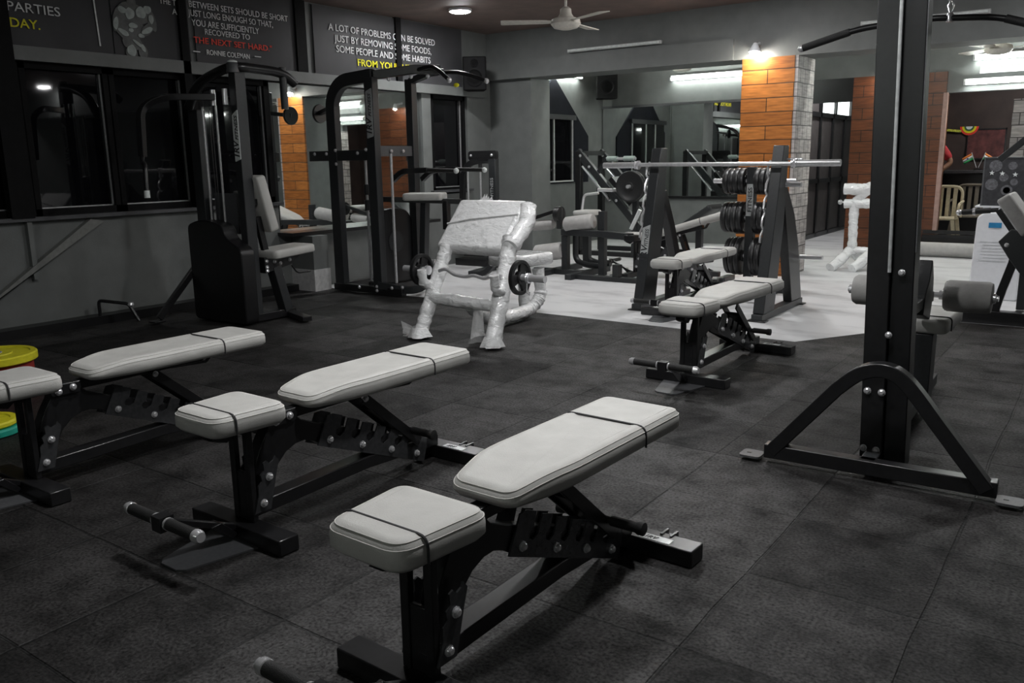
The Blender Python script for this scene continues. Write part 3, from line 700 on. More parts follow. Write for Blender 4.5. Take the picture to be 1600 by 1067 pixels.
    for s in (-1, 1):
        obj('grip', MB().lathe((s*.03, -.255, .16), (s, 0, 0), [(.0195, 0), (.0195, .15)], 18), GRIP, ra)
        obj('end_cap', MB().lathe((s*.18, -.255, .16), (s, 0, 0), [(.0195, 0), (.0215, .002), (.0215, .018), (.017, .024), (.016, .03)], 18).lathe((s*.03, -.255, .16), (s, 0, 0), [(.0215, 0), (.0215, .008)], 18), CHROME, ra)
    # small U-shaped transport bracket on the rear bar
    ub = MB()
    for x in (.11, .145): ub.span((x-.004, 1.085, .03), (x+.004, 1.135, .062))
    ub.span((.11, 1.11, .045), (.145, 1.125, .052))
    obj('transport_bracket', ub, GLOSSBLK, t, smooth=0)
    return t
def put(o, x, y, deg, z=0., label=None):
    o.location = (x, y, z); o.rotation_euler = (0, 0, math.radians(deg))
    if label: o['label'] = label
    return o
bench = make_bench('grey padded adjustable bench nearest the camera, its foot roller cut by the picture edge')
put(bench, -1.275, 1.33, -2.2)
put(copy_tree(bench), -2.395, 1.68, -1.5, label='grey padded adjustable bench in the middle of the front row of three')
put(copy_tree(bench), -3.475, 1.47, -.5, label='grey padded adjustable bench beside the yellow bumper plate, cut by the picture edge')
put(copy_tree(bench), -1.945, 4.435, -2.6, label='grey padded adjustable bench on the rubber edge in front of the barbell rack')
put(copy_tree(bench), -2.965, 6.40, 0, z=-.015, label='grey padded adjustable bench standing on the concrete inside the barbell rack')
b6 = make_bench('grey adjustable bench with its back raised, behind the barbell rack', 17)
put(b6, -4.40, 8.52, -90, z=-.015)

# bumper plates by the left bench
def bumper(x, y, z, r, th, m, label, hub=CHROME, group='bumper plates on the floor by the left bench'):
    t = thing('bumper_plate', label, 'weight plate', (x, y, z), group)
    obj('rubber_disc', MB().lathe((x, y, z), (0, 0, 1), [(.03, 0), (r-.01, 0), (r, .008), (r, th-.008), (r-.008, th), (r-.035, th), (r-.04, th-.006), (r*.45, th-.006), (r*.43, th), (.03, th)], 48), m, t)
    obj('hub', MB().lathe((x, y, z), (0, 0, 1), [(.027, -.001), (.05, -.001), (.05, th+.002), (.027, th+.002)], 24), hub, t)
yp = onz(-14, 541, .30)
bx, by = yp.x, yp.y
for k, (z, r, th, m, nm) in enumerate(((.0, .20, .069, BUMPER_R, 'red bumper plate at the bottom of the stack'), (.0725, .20, .07, BUMPER_R, 'red bumper plate second from the bottom of the stack'), (.146, .20, .06, BUMPER_R, 'dark red bumper plate just under the yellow one'), (.2105, .225, .05, BUMPER_Y, 'yellow bumper plate on top of the stack by the left bench'))):
    bumper(bx, by, z, r, th, m, nm)
gp = onz(8, 676, .04)
bumper(gp.x-.20, gp.y, 0, .16, .04, BUMPER_G, 'small green bumper plate on the floor under the left bench')
bumper(gp.x-.20, gp.y, .042, .145, .03, BUMPER_Y, 'small yellow plate lying on the green one')

# ------------------------------------------------------------------ pulldown machine with the tall column at the picture's side
LY = 3.45
lean = Vector((-.026, 0, 1)).normalized()
t = thing('pulldown_machine', 'tall black pulldown machine on an arched foot, wide bent bar hanging behind its column', 'weight machine', (-.7, 3.6, .0146))
z0 = .0146
def colm(x0, x1, y0, y1, m, name):
    mb = MB(); vs = []
    for z in (z0, 2.3):
        for (x, y) in ((x0, y0), (x1, y0), (x1, y1), (x0, y1)): vs.append((x-.028*z, y, z))
    mb.add(vs, [(0, 1, 2, 3), (4, 5, 6, 7), (0, 1, 5, 4), (1, 2, 6, 5), (2, 3, 7, 6), (3, 0, 4, 7)])
    return obj(name, mb, m, t, bevel=.004)
colm(-.778, -.690, 3.58, 3.70, BLACKST, 'main_column'); colm(-.689, -.606, 3.60, 3.70, SHROUD, 'rear_column')
cb = MB().tube([(-.692-.028*.82, 3.575, .82), (-.692-.028*2.25, 3.575, 2.25)], .007, 8)
obj('cable', cb, LABEL, t)
obj('column_edge', MB().bar((-.604-.028*.9, 3.60, .9), (-.604-.028*2.2, 3.60, 2.2), .004, .004), GREYST, t)
ap = [ony(x, y, LY) for x, y in ((1205, 707), (1310, 606), (1342, 584), (1372, 577), (1400, 584), (1426, 608), (1462, 657), (1542, 772))]
ap[0].z = ap[-1].z = .045
ap = [ap[0]]+smooth_path(ap[1:7], 4)+[ap[-1]]
obj('arched_foot', MB().rect_tube(ap, .06, .055, (0, 1, 0)), BLACKST, t, bevel=.004)
obj('floor_bar', MB().bar((-1.13, LY, z0+.035), (-.26, LY+.02, z0+.035), .06, .06), BLACKST, t, bevel=.004)
for (x, lab) in ((-1.185, 0), (-.215, 1)):
    f = obj('foot_plate', MB().prism(round_poly([(-.045, -.045), (.045, -.045), (.045, .045), (-.045, .045)], .02), (x, LY-.01, z0+.005), (1, 0, 0), (0, 1, 0), (0, 0, 1), .009), GREYST, t, smooth=0)
    obj('slot', MB().box((x-.012, LY-.01, z0+.0105), (.018, .01, .002)), SHROUD, f, smooth=0)
for x, y, z in ((-.765, 3.58, .085), (-.715, 3.58, .083), (-.765, 3.58, .33), (-.71, 3.58, .33)): bolts(t, [(x, y, z)], (0, -1, 0), .012)
bolts(t, [(-.672, 3.59, .82), (-.70, 3.575, .57)], (0, -1, 0), .011)
obj('base_rail', MB().bar((-.72, LY, z0+.035), (-.76, 5.1, z0+.035), .06, .06), STEEL, t, bevel=.004)
obj('seat_post', MB().bar((-.72, 4.5, .05), (-.72, 4.5, .42), .10, .12, (0, 1, 0)), STEEL, t, bevel=.004)
so = round_poly([(-.91, 4.43), (-.61, 4.43), (-.60, 4.88), (-.90, 4.88)], .05, 6)
st_ = obj('seat', MB().cushion(so, .425, .495, .02), VINYL, t, smooth=60)
obj('piping', MB().tube(bend([(-.912, 4.53, .43), (-.912, 4.53, .496), (-.606, 4.53, .496), (-.606, 4.53, .43)], .02, 4), .0035, 6), PIPING, st_)
obj('pad_bracket', MB().prism([(4.22, .55), (4.40, .50), (4.44, .60), (4.42, .70), (4.36, .79), (4.32, .70), (4.24, .64)], (-.715, 0, 0), (0, 1, 0), (0, 0, 1), (1, 0, 0), .06).bar((-.715, 3.70, .60), (-.715, 4.5, .60), .05, .05), STEEL, t, bevel=.004)
ax = obj('thigh_roller', MB().cyl((-1.10, 4.55, .60), (-.42, 4.55, .60), .014), CHROME, t)
for x0, x1 in ((-1.075, -.865), (-.655, -.445)):
    fo = obj('foam', MB().lathe((x0, 4.55, .60), (1, 0, 0), [(.03, 0), (.066, .004), (.076, .02), (.077, x1-x0-.018), (.070, x1-x0-.003), (.03, x1-x0)], 32), FOAMDK, ax)
    for k in range(14):
        a = 2*math.pi*k/14; obj('pleat', MB().bar((x0-.001, 4.55+.028*math.cos(a), .60+.028*math.sin(a)), (x0+.014, 4.55+.073*math.cos(a), .60+.073*math.sin(a)), .006, .006), FOAMDK, fo) if x0 > -.7 and k % 2 == 0 else None
    obj('end_collar', MB().lathe((x1, 4.55, .60), (1, 0, 0), [(.024, 0), (.024, .012), (.016, .016)], 18).lathe((x0-.02, 4.55, .60), (1, 0, 0), [(.022, 0), (.022, .014)], 18), CHROME, ax)
obj('top_arm', MB().bar((-.75, 3.64, 2.24), (-.75, 4.6, 2.3), .08, .08), BLACKST, t)
hk = MB().cyl((-.725, 4.5, 2.28), (-.725, 4.5, 2.0), .004, 8); obj('hanging_cable', hk, BRUSHED, t)
hs = obj('snap_hook', MB().lathe((-.725, 4.5, 2.02), (0, 0, -1), [(.01, 0), (.014, .01), (.014, .06), (.01, .07)], 14).tube([(-.725, 4.5, 1.96), (-.737, 4.5, 1.93), (-.725, 4.5, 1.89), (-.713, 4.5, 1.93), (-.725, 4.5, 1.96)], .004, 8), CHROME, t)
lb_ = [(-1.391, 4.5, 1.80), (-1.12, 4.5, 1.868), (-.82, 4.5, 1.885), (-.53, 4.5, 1.862), (-.24, 4.5, 1.765)]
lbar = obj('pulldown_bar', MB().tube(bend(lb_, .07, 4), .0145, 14), BLACKST, t)
obj('end_cap', MB().sphere(lb_[0], .018, 12), CHROME, lbar); obj('end_cap', MB().sphere(lb_[-1], .018, 12), CHROME, lbar)
obj('bar_eye', MB().lathe((-.725, 4.5, 1.90), (0, 0, -1), [(.012, 0), (.016, .01), (.016, .04)], 12), CHROME, lbar)
for i in (0, 3): obj('grip', MB().tube([Vector(lb_[i])*.97+Vector(lb_[i+1])*.03 if i == 0 else Vector(lb_[i])*.9+Vector(lb_[i+1])*.1, Vector(lb_[i])*.15+Vector(lb_[i+1])*.85], .018, 14), GRIP, lbar)

# ------------------------------------------------------------------ machine cut by the picture's edge behind it
t = thing('curl_machine', 'black machine with a tilted grey pad and short handle bar beside the white cabinet', 'weight machine', (-.4, 7.4, -.015))
Y5 = 7.4
P5 = lambda x, y, dy=0.: ony(x, y, Y5+dy)
a, b_ = P5(1440, 477), P5(1600, 494); obj('base_bar', MB().bar((a.x, Y5, .035), (.25, Y5, .035), .1, .1), BLACKST, t, bevel=.004)
obj('base_bar', MB().bar((.15, 6.9, .025), (.15, 8.1, .025), .09, .08), BLACKST, t, bevel=.004)
obj('leaning_post', MB().rect_tube([Vector((P5(1553, 480).x, Y5, .05)), P5(1566, 452), P5(1583, 410), P5(1592, 370)], .07, .06, (0, 1, 0)), BLACKST, t, bevel=.004)
br = [(P5(x, y).x, P5(x, y).z) for x, y in ((1562, 376), (1582, 357), (1610, 365), (1640, 395), (1640, 440), (1600, 432), (1578, 402))]
bk = obj('pivot_bracket', MB().prism(br, (0, Y5-.06, 0), (1, 0, 0), (0, 0, 1), (0, 1, 0), .08), STEEL, t, bevel=.005)
p = P5(1573, 383, -.1); bolts(bk, [(p.x, Y5-.10, p.z)], (0, -1, 0), .014)
pa, pb, pc = P5(1556, 325), P5(1582, 362), P5(1578, 308)
R5 = Matrix(((pb-pa).normalized(), Vector((0, 1, 0)), (pb-pa).normalized().cross(Vector((0, 1, 0))))).transposed().to_4x4()
fr = Matrix.Translation((pa+pb)/2+Vector((.09, .0, .05))) @ R5
obj('arm_pad', MB().cushion(round_poly([(-.16, -.22), (.16, -.22), (.16, .22), (-.16, .22)], .03), -.05, .05, .02, frame=fr), FOAMDK, t, smooth=60)
h0, h1 = P5(1499, 332), P5(1560, 328)
hd = obj('handle_bar', MB().cyl(h0, h1, .016), BLACKST, t); obj('grip', MB().cyl(h0+(h1-h0)*.08, h0+(h1-h0)*.8, .021), GRIP, hd); obj('end_cap', MB().sphere(h0, .024, 12), CHROME, hd); obj('clamp', MB().cyl(h0+(h1-h0)*.35, h0+(h1-h0)*.42, .028), CHROME, hd)
obj('handle_stem', MB().bar(h1, P5(1590, 372), .04, .04), BLACKST, t)
u0, u1 = P5(1562, 250, .5), P5(1625, 200, .5)
obj('upper_arm', MB().bar(u0, u1, .05, .05).bar(u1, (u1.x, Y5+.5, .03), .06, .06).bar((u1.x, Y5+.5, .0), (u1.x, Y5, .0), .06, .05), STEEL, t, bevel=.004)

# ------------------------------------------------------------------ preacher bench in stretch wrap, its curl bar and plates
def wtube(pts, r, n=16, j=.07):
    P = [Vector(p) for p in pts]; Q = []
    for i in range(len(P)-1):
        k = max(3, int((P[i+1]-P[i]).length/.03))
        Q += [P[i]+(P[i+1]-P[i])*(q/k) for q in range(k)]
    Q.append(P[-1]); rr = [r*(1+random.uniform(-.07, .09)) for _ in Q]
    return MB().tube(Q, rr, n, j)
t = thing('preacher_curl_bench', 'preacher curl bench wrapped all over in white stretch film', 'weight bench', (-3.8, 5.0, .0146))
tl, tr, bl_, br_ = Vector((-4.235, 5.21, .99)), Vector((-3.585, 5.20, .985)), Vector((-4.12, 4.9, .655)), Vector((-3.50, 4.89, .655))
ex = (br_-bl_).normalized(); ey = ((tl+tr)/2-(bl_+br_)/2).normalized(); ez = ex.cross(ey).normalized(); ey = ez.cross(ex)
c = (tl+tr+bl_+br_)/4; W, H = .315, ((tl+tr)/2-(bl_+br_)/2).length/2
Fm = Matrix((ex, ey, ez)).transposed().to_4x4(); Fm.translation = c
ol = round_poly([(-W, -H), (W, -H), (W, H), (-W, H)], .04, 5)
obj('arm_pad', MB().cushion(ol, -.09, .01, .03, frame=Fm), WRAP, t, smooth=70)
obj('film_ridge', MB().tube([Fm @ Vector((-W*.97, -.02, .012)), Fm @ Vector((-.1, .03, .014)), Fm @ Vector((W*.97, .09, .012))], .008, 6, .3), WRAP, t)
tuft = MB()
for k in range(5): tuft.add([Fm @ Vector((-.13+k*.022, H-.01, 0)), Fm @ Vector((-.10+k*.022, H-.01, -.02)), Fm @ Vector((-.12+k*.02+random.uniform(-.02, .02), H+random.uniform(.03, .075), -.01))], [(0, 1, 2)])
obj('film_tuft', tuft, CLEAR, t, smooth=0)
L0, R0 = Vector((-4.125, 4.62, .02)), Vector((-3.455, 4.62, .02))
L1, R1 = Vector((-4.09, 4.93, .66)), Vector((-3.53, 4.92, .66))
lg = obj('leg', wtube([L0, L1], .052), WRAP, t); rg = obj('leg', wtube([R0, R1+Vector((0, .05, .08))], .058), WRAP, t)
obj('side_post', wtube([R1+Vector((.03, .0, .02)), Vector((-3.50, 5.12, .82)), Vector((-3.53, 5.2, .95))], .06), WRAP, t)
for p, l_ in ((L0, lg), (R0, rg)):
    ft = MB(); vs = []
    for k in range(18):
        a = 2*math.pi*k/18; q = .085*(1+random.uniform(-.2, .25)); vs += [(p.x+.055*math.cos(a), p.y+.055*math.sin(a), .09), (p.x+q*math.cos(a), p.y+q*math.sin(a), .018)]
    ft.add(vs, [(2*k, 2*k+1, (2*k+3) % 36, (2*k+2) % 36) for k in range(18)]); obj('film_skirt', ft, WRAP, l_, smooth=70)
fl = MB()
for k in range(4): fl.add([(L0.x-.04, L0.y-.02, .03+.02*k), (L0.x-.14+random.uniform(-.02, .02), L0.y-.03, .02+.035*k), (L0.x-.12, L0.y-.05, .015+.02*k), (L0.x-.03, L0.y-.04, .02)], [(0, 1, 2, 3)])
obj('film_flap', fl, CLEAR, t, smooth=0)
obj('crossbar', wtube([L0+(L1-L0)*.42, R0+(R1-R0)*.40], .045), WRAP, t)
obj('base_rail', wtube(bend([(-3.77, 4.77, .26), (-3.80, 5.05, .10), (-3.86, 5.30, .07), (-3.88, 5.72, .07), (-3.86, 5.86, .16), (-3.88, 5.84, .40)], .12, 5), .05), WRAP, t)
obj('loose_film', MB().tube([(-3.62, 4.68, .02), (-3.66, 4.72, .08), (-3.70, 4.78, .24)], [.075, .045, .03], 12, .25, caps=False), CLEAR, t)
sp_ = round_poly([(-4.22, 5.58), (-3.86, 5.56), (-3.80, 5.98), (-4.16, 6.0)], .05, 5)
obj('seat', MB().cushion(sp_, .43, .53, .03), WRAP, t, smooth=70)
obj('seat_post', wtube([(-3.98, 5.78, .07), (-3.99, 5.78, .44)], .045), WRAP, t)
hkL, hkR = Vector((-4.13, 4.74, .46)), Vector((-3.47, 4.74, .46))
for h, l_ in ((hkL, L0+(L1-L0)*.62), (hkR, R0+(R1-R0)*.62)):
    obj('bar_hook', wtube([l_, h+Vector((0, .02, -.09)), h+Vector((0, -.05, -.05)), h+Vector((0, -.065, .045))], .035, 12, .12), WRAP, t)
by_ = 4.745
t = thing('curl_bar', 'chrome zigzag curl bar lying on the hooks of the wrapped bench', 'barbell', (-3.73, by_, .49))
zz = [(-4.30, .497), (-4.02, .494), (-3.96, .515), (-3.88, .475), (-3.78, .465), (-3.70, .482), (-3.60, .462), (-3.52, .498), (-3.46, .488), (-3.14, .488)]
obj('shaft', MB().tube(bend([(x, by_, z) for x, z in zz[1:-1]], .03, 4), .0135, 14), CHROME, t)
for x0, x1 in ((-4.36, -4.13), (-3.36, -3.095)): obj('sleeve', MB().cyl((x0, by_, .494), (x1, by_, .492), .0245, 20), CHROME, t)
for x in (-4.13, -3.36): obj('collar', MB().cyl((x-.012, by_, .493), (x+.012, by_, .493), .035, 20), CHROME, t)
obj('spring_clip', MB().lathe((-3.245, by_, .492), (1, 0, 0), [(.033, 0), (.037, .008), (.033, .016), (.037, .024)], 18).tube([(-3.23, by_-.02, .46), (-3.225, by_-.03, .395), (-3.21, by_-.02, .38), (-3.215, by_-.01, .40)], .004, 8), CHROME, t)
def weight_plate(c, r, th, label, group, axis=(1, 0, 0), holes=True, m=None):
    t = thing('weight_plate', label, 'weight plate', c, group); c = Vector(c); m = m or IRON
    e = bool(holes); a = Vector(axis).normalized(); x = a.orthogonal().normalized(); y = a.cross(x)
    mb = MB()
    if holes:
        mb.lathe(c, axis, [(r*.80, -th*.45), (r*.84, -th*.5), (r, -th*.4), (r, th*.4), (r*.84, th*.5), (r*.80, th*.45)], 40); mb.f = mb.f[:-2]
        n = 40; mb.f += [(k, (k+1) % n, 5*n+(k+1) % n, 5*n+k) for k in range(n)]
        obj('rim', mb, m, t)
        for k in range(3):
            a0 = 2*math.pi*k/3+.4
            poly = []
            for q in range(7): an = a0+(q-3)/3*.42; poly.append((r*.82*math.cos(an), r*.82*math.sin(an)))
            for q in range(5): an = a0+(2-q)/2*.75; poly.append((r*.33*math.cos(an), r*.33*math.sin(an)))
            obj('spoke', MB().prism(poly, c, x, y, a, th*.6), m, t, smooth=0)
        hb_ = MB().lathe(c, axis, [(.026, -th*.5), (r*.38, -th*.5), (r*.38, th*.5), (.026, th*.5)], 24); hb_.f = hb_.f[:-2]+[(k, (k+1) % 24, 72+(k+1) % 24, 72+k) for k in range(24)]; obj('hub', hb_, m, t)
    else:
        mb.lathe(c, axis, [(.026, -th*.5), (.05, -th*.5), (.055, -th*.3), (r*.8, -th*.3), (r*.86, -th*.5), (r*.97, -th*.5), (r, -th*.3), (r, th*.3), (r*.97, th*.5), (r*.86, th*.5), (r*.8, th*.3), (.055, th*.3), (.05, th*.5), (.026, th*.5)], 36)
        mb.f = mb.f[:-2]+[(k, (k+1) % 36, 13*36+(k+1) % 36, 13*36+k) for k in range(36)]
        obj('disc', mb, m, t)
        rd = MB().lathe(c, axis, [(r*.985, -th*.12), (r*1.008, -th*.08), (r*1.008, th*.08), (r*.985, th*.12)], 36); rd.f = rd.f[:-2]; obj('rim_ridge', rd, m, t)
weight_plate((-4.19, by_, .494), .118, .035, 'black grip plate on the far end of the curl bar, by the loose film', 'plates on the curl bar')
weight_plate((-3.30, by_, .492), .120, .035, 'black three-hole grip plate on the near end of the curl bar', 'plates on the curl bar')

# ------------------------------------------------------------------ barbell rack on the concrete
t = thing('barbell_rack', 'grey steel barbell rack with two leaning uprights and chrome hooks', 'rack', (-2.8, 7.0, -.015))
zf = -.015
def side(x, name):
    u = obj('upright', MB().prism([(6.58, zf+.06), (6.84, zf+.06), (6.98, .75), (7.02, 1.36), (6.90, 1.36)], (x, 0, 0), (0, 1, 0), (0, 0, 1), (1, 0, 0), .09), STEEL, t, bevel=.006)
    obj('rear_leg', MB().prism([(6.93, 1.02), (7.03, 1.04), (7.26, .80), (7.40, .55), (7.57, zf+.06), (7.30, zf+.06), (7.1, .6)] if x > -3 else [(6.93, .98), (7.03, 1.0), (7.22, .68), (7.52, zf+.06), (7.42, zf+.06), (7.12, .66)], (x+.005, 0, 0), (0, 1, 0), (0, 0, 1), (1, 0, 0), .075), BLACKST, t, bevel=.006)
    obj('floor_rail', MB().bar((x, 6.55, zf+.03), (x, 7.6, zf+.03), .09, .055), STEEL, t, bevel=.004)
    for y in (6.58, 7.57): obj('foot', MB().box((x, y, zf+.006), (.15, .09, .011)), BLACKST, t, bevel=.003)
    hooks = MB(); pts = []
    for k in range(5):
        z = 1.24-k*.135; y = 6.86-(1.30-z)*.20
        pts += [(x-.05, y+.02, z), (x-.055, y-.02, z-.045), (x-.055, y-.032, z-.1)]
    obj('hook_strip', MB().tube(pts, .010, 8), BRUSHED, u)
    bolts(u, [(x-.045, 6.8-(1.3-z)*.16+.09, z) for z in (1.15, .95, .62)], (-1, 0, 0), .014)
    return u
side(-3.335, 'a'); ur = side(-2.27, 'b')
obj('rear_crossbar', MB().bar((-3.335, 7.45, .12), (-2.27, 7.45, .12), .07, .06), STEEL, t, bevel=.004)
for z in (.14, 1.05, 1.25): obj('storage_peg', MB().cyl((-2.225, 6.98 if z > 1 else 7.45, z if z > 1 else .42), (-2.10 if z > 1 else -2.03, 6.98 if z > 1 else 7.45, z if z > 1 else .42), .02 if z < 1.2 else .009), CHROME, t)
lb = [onx(1013, 358, -3.37), onx(1003, 420, -3.37)]
ll = obj('name_label', MB().prism([(6.73, .36), (6.80, .36), (6.855, .70), (6.80, .70)], (-3.30+.0, 0, 0), (0, 1, 0), (0, 0, 1), (1, 0, 0), .003), LABEL, t, smooth=0)
# front face label and lettering on the left upright
nf = Vector((0, -1.3, .30)).normalized(); up = Vector((0, .24, 1.3)).normalized()
q0 = Vector((-3.335, 6.665, .36))
obj('name_plate', MB().prism(round_poly([(-.036, 0), (.036, 0), (.036, .36), (-.036, .33)], .008), q0, (1, 0, 0), up, (0, -1, .19), .004), LABEL, t, smooth=0)
nl = text_mb('1RV', .085, q0+Vector((.028, -.004, .0))+up*.03, up, (-1, 0, 0), (0, -1, .19), bold=.03, shear=.2, extrude=.001)
obj('lettering', nl, GLOSSBLK, t, smooth=0)
nl = text_mb('FITNESS', .05, q0+Vector((.028, -.004, .0))+up*.17, up, (-1, 0, 0), (0, -1, .19), bold=.02, shear=.2, width=.15, extrude=.001)
obj('lettering', nl, GLOSSBLK, t, smooth=0)
yb_, zb_ = 6.80, 1.222
t = thing('barbell', 'long chrome barbell without plates resting across the rack', 'barbell', (-2.75, yb_, zb_))
obj('shaft', MB().cyl((-3.46, yb_, zb_), (-2.12, yb_, zb_-.006), .0165, 16), BRUSHED, t)
for s, x0, x1 in ((-1, -3.46, -3.80), (1, -2.12, -1.76)):
    obj('sleeve', MB().cyl((x0, yb_, zb_-.003), (x1, yb_, zb_-.003), .026, 20), BRUSHED, t)
    obj('collar', MB().lathe((x0-s*.012, yb_, zb_-.003), (s, 0, 0), [(.022, 0), (.038, .004), (.038, .02), (.027, .028), (.034, .036), (.034, .044)], 20), CHROME, t)

# ------------------------------------------------------------------ plate tree behind the rack
TX, TY = -2.89, 8.05
t = thing('plate_tree', 'grey upright plate tree with a silver label in front of the orange pillar', 'rack', (TX, TY, zf))
obj('post', MB().bar((TX, TY, zf+.05), (TX, TY, 1.18), .08, .08), STEEL, t, bevel=.004)
obj('base', MB().bar((TX-.3, TY, zf+.03), (TX+.3, TY, zf+.03), .08, .055).bar((TX, TY-.3, zf+.028), (TX, TY+.3, zf+.028), .08, .05), STEEL, t, bevel=.004)
LV = ((1.045, .125, -.38, .42, 4, 3), (.70, .152, -.30, .24, 4, 3), (.33, .185, -.31, .24, 3, 3))
for z, r, x0, x1, a, b in LV:
    for xe in (x0, x1): obj('peg', MB().cyl((TX, TY, z), (TX+xe, TY, z+.004), .0235, 18), CHROME, t)
q = obj('name_label', MB().box((TX, TY-.043, .87), (.066, .005, .30)), LABEL, t, smooth=0)
obj('lettering', text_mb('FITNESS', .055, (TX+.02, TY-.0465, .755), (0, 0, 1), (-1, 0, 0), (0, -1, 0), bold=.03, width=.23, extrude=.001), STEEL, q, smooth=0)
lev = ('top', 'middle', 'lowest')
for i, (z, r, x0, x1, a, b) in enumerate(LV):
    for s, n_ in ((-1, a), (1, b)):
        for k in range(n_):
            wd = ('innermost', 'second', 'third', 'outermost')[k if k < n_-1 else 3]
            weight_plate((TX+s*(.075+k*.052), TY, z+.002), r*(1 if k < 2 else .96), .046, f'black plate, {wd} on the {lev[i]} peg of the plate tree, {"window" if s < 0 else "passage"} side', 'plates on the plate tree', holes=(i == 2 and s < 0 and k == n_-1))

# ------------------------------------------------------------------ seated press machine with a weight stack by the windows
zt = .0146
t = thing('press_machine', 'black selector press machine with upright grey back pad and seat, in front of the windows', 'weight machine', (-5.9, 4.4, zt))
obj('upright', MB().bar((-6.24, 4.38, zt), (-6.24, 4.38, 1.72), .12, .08, (0, 1, 0)), STEEL, t, bevel=.005)
u2 = obj('upright', MB().bar((-5.74, 4.42, zt), (-5.74, 4.42, 1.98), .08, .10, (0, 1, 0)), STEEL, t, bevel=.005)
obj('name_plate', MB().prism(round_poly([(-.035, 0), (.035, .02), (.035, .40), (-.035, .36)], .01), (-5.735, 4.368, 1.30), (1, 0, 0), (0, 0, 1), (0, -1, 0), .004), BRIGHTLABEL, u2, smooth=0)
obj('lettering', text_mb('1RV', .085, (-5.712, 4.365, 1.325), (0, 0, 1), (-1, 0, 0), (0, -1, 0), bold=.05, shear=.25, width=.13, extrude=.001), SHROUD, u2, smooth=0)
obj('lettering', text_mb('FITNESS', .05, (-5.712, 4.365, 1.465), (0, 0, 1), (-1, 0, 0), (0, -1, 0), bold=.03, shear=.25, width=.19, extrude=.001), SHROUD, u2, smooth=0)
for x in (-6.13, -5.955): obj('guide_rod', MB().cyl((x, 4.36, .78), (x, 4.36, 1.74), .0095, 12), BRUSHED, t)
for x in (-6.06, -6.03): obj('cable', MB().cyl((x, 4.37, .78), (x, 4.37, 1.72), .003, 6), IRON, t)
obj('shroud', MB().prism(round_poly([(-6.30, zt), (-5.62, zt), (-5.62, .62), (-5.80, .70), (-5.84, .80), (-6.0, .84), (-6.16, .84), (-6.30, .80)], .05), (0, 4.30, 0), (1, 0, 0), (0, 0, 1), (0, -1, 0), .13), SHROUD, t, bevel=.01)
ws = obj('weight_stack', MB().span((-6.17, 4.30, .10), (-5.92, 4.44, .62)), IRON, t, smooth=0)
obj('back_plate', MB().span((-6.18, 4.44, .72), (-5.88, 4.452, 1.05)), GREYST, t, smooth=0)
arch = [(-6.34, 4.38, 1.74), (-6.20, 4.38, 1.90), (-6.0, 4.39, 1.98), (-5.75, 4.40, 2.02), (-5.73, 4.65, 2.02), (-5.72, 4.85, 2.0), (-5.72, 4.98, 1.93)]
obj('top_arch', MB().tube(smooth_path(arch, 4), .038, 12), BLACKST, t)
obj('pivot_cap', MB().lathe((-5.755, 4.40, 1.98), (0, 0, 1), [(.05, 0), (.05, .06), (.04, .075)], 20), GREYST, t)
obj('pivot_cap', MB().lathe((-5.755, 4.40, 2.056), (0, 0, 1), [(.04, 0), (.036, .012), (.02, .018)], 20), BRIGHTLABEL, t)
obj('drop_post', MB().cyl((-5.72, 4.86, 1.72), (-5.72, 4.86, 2.05), .03), STEEL, t)
for x in (-5.95, -5.80): obj('bush', MB().cyl((x, 4.34, 1.74), (x, 4.34, 1.86), .02), CHROME, t)
obj('press_arm', MB().rect_tube(bend([(-5.9, 4.3, 1.80), (-6.1, 4.0, 1.80), (-6.2, 3.86, 1.72), (-6.2, 3.84, 1.35)], .08, 4), .05, .05, (1, .4, 0)), BLACKST, t, bevel=.004)
hd = obj('press_handle', MB().tube(bend([(-6.2, 3.84, 1.36), (-6.15, 3.80, 1.30), (-6.02, 3.74, 1.30), (-6.0, 3.72, 1.08)], .06, 5), .017, 12), BLACKST, t)
obj('end_cap', MB().cyl((-6.0, 3.72, 1.10), (-6.0, 3.72, 1.045), .021), BRIGHTLABEL, hd)
obj('rear_brace', MB().bar((-6.30, 4.34, .50), (-6.40, 3.96, zt+.03), .05, .05).box((-6.40, 3.94, zt+.008), (.1, .1, .014)), BLACKST, t, bevel=.004)
obj('floor_bar', MB().bar((-6.3, 4.42, zt+.03), (-5.70, 4.42, zt+.03), .08, .06).bar((-5.72, 4.40, zt+.03), (-5.72, 4.80, zt+.03), .08, .06).bar((-5.84, 4.80, zt+.02), (-5.34, 4.62, zt+.02), .08, .04), BLACKST, t, bevel=.004)
Mb = Matrix(((1, 0, 0, -5.72), (0, 0, 1, 4.60), (0, 1, 0, .74), (0, 0, 0, 1)))
obj('back_pad', MB().cushion(round_poly([(-.09, 0), (.09, 0), (.08, .46), (-.08, .46)], .03, 5), -.04, .05, .02, frame=Mb @ Matrix.Rotation(math.radians(-13), 4, 'X')), VINYL, t, smooth=60)
obj('back_stem', MB().bar((-5.73, 4.50, .86), (-5.73, 4.56, .56), .05, .04, (1, 0, 0)).bar((-5.74, 4.42, .98), (-5.73, 4.50, .98), .05, .05), BLACKST, t)
se = obj('seat', MB().cushion(round_poly([(-5.88, 4.52), (-5.56, 4.52), (-5.58, 4.98), (-5.86, 4.98)], .05, 5), -.035, .035, .022, frame=Matrix.Translation((0, 4.75, .565)) @ Matrix.Rotation(math.radians(3), 4, 'X') @ Matrix.Translation((0, -4.75, 0))), VINYL, t, smooth=60)
obj('seat_carriage', MB().prism([(4.50, .53), (4.90, .53), (4.78, .45), (4.50, .40)], (-5.72, 0, 0), (0, 1, 0), (0, 0, 1), (1, 0, 0), .09), BLACKST, t, bevel=.004)
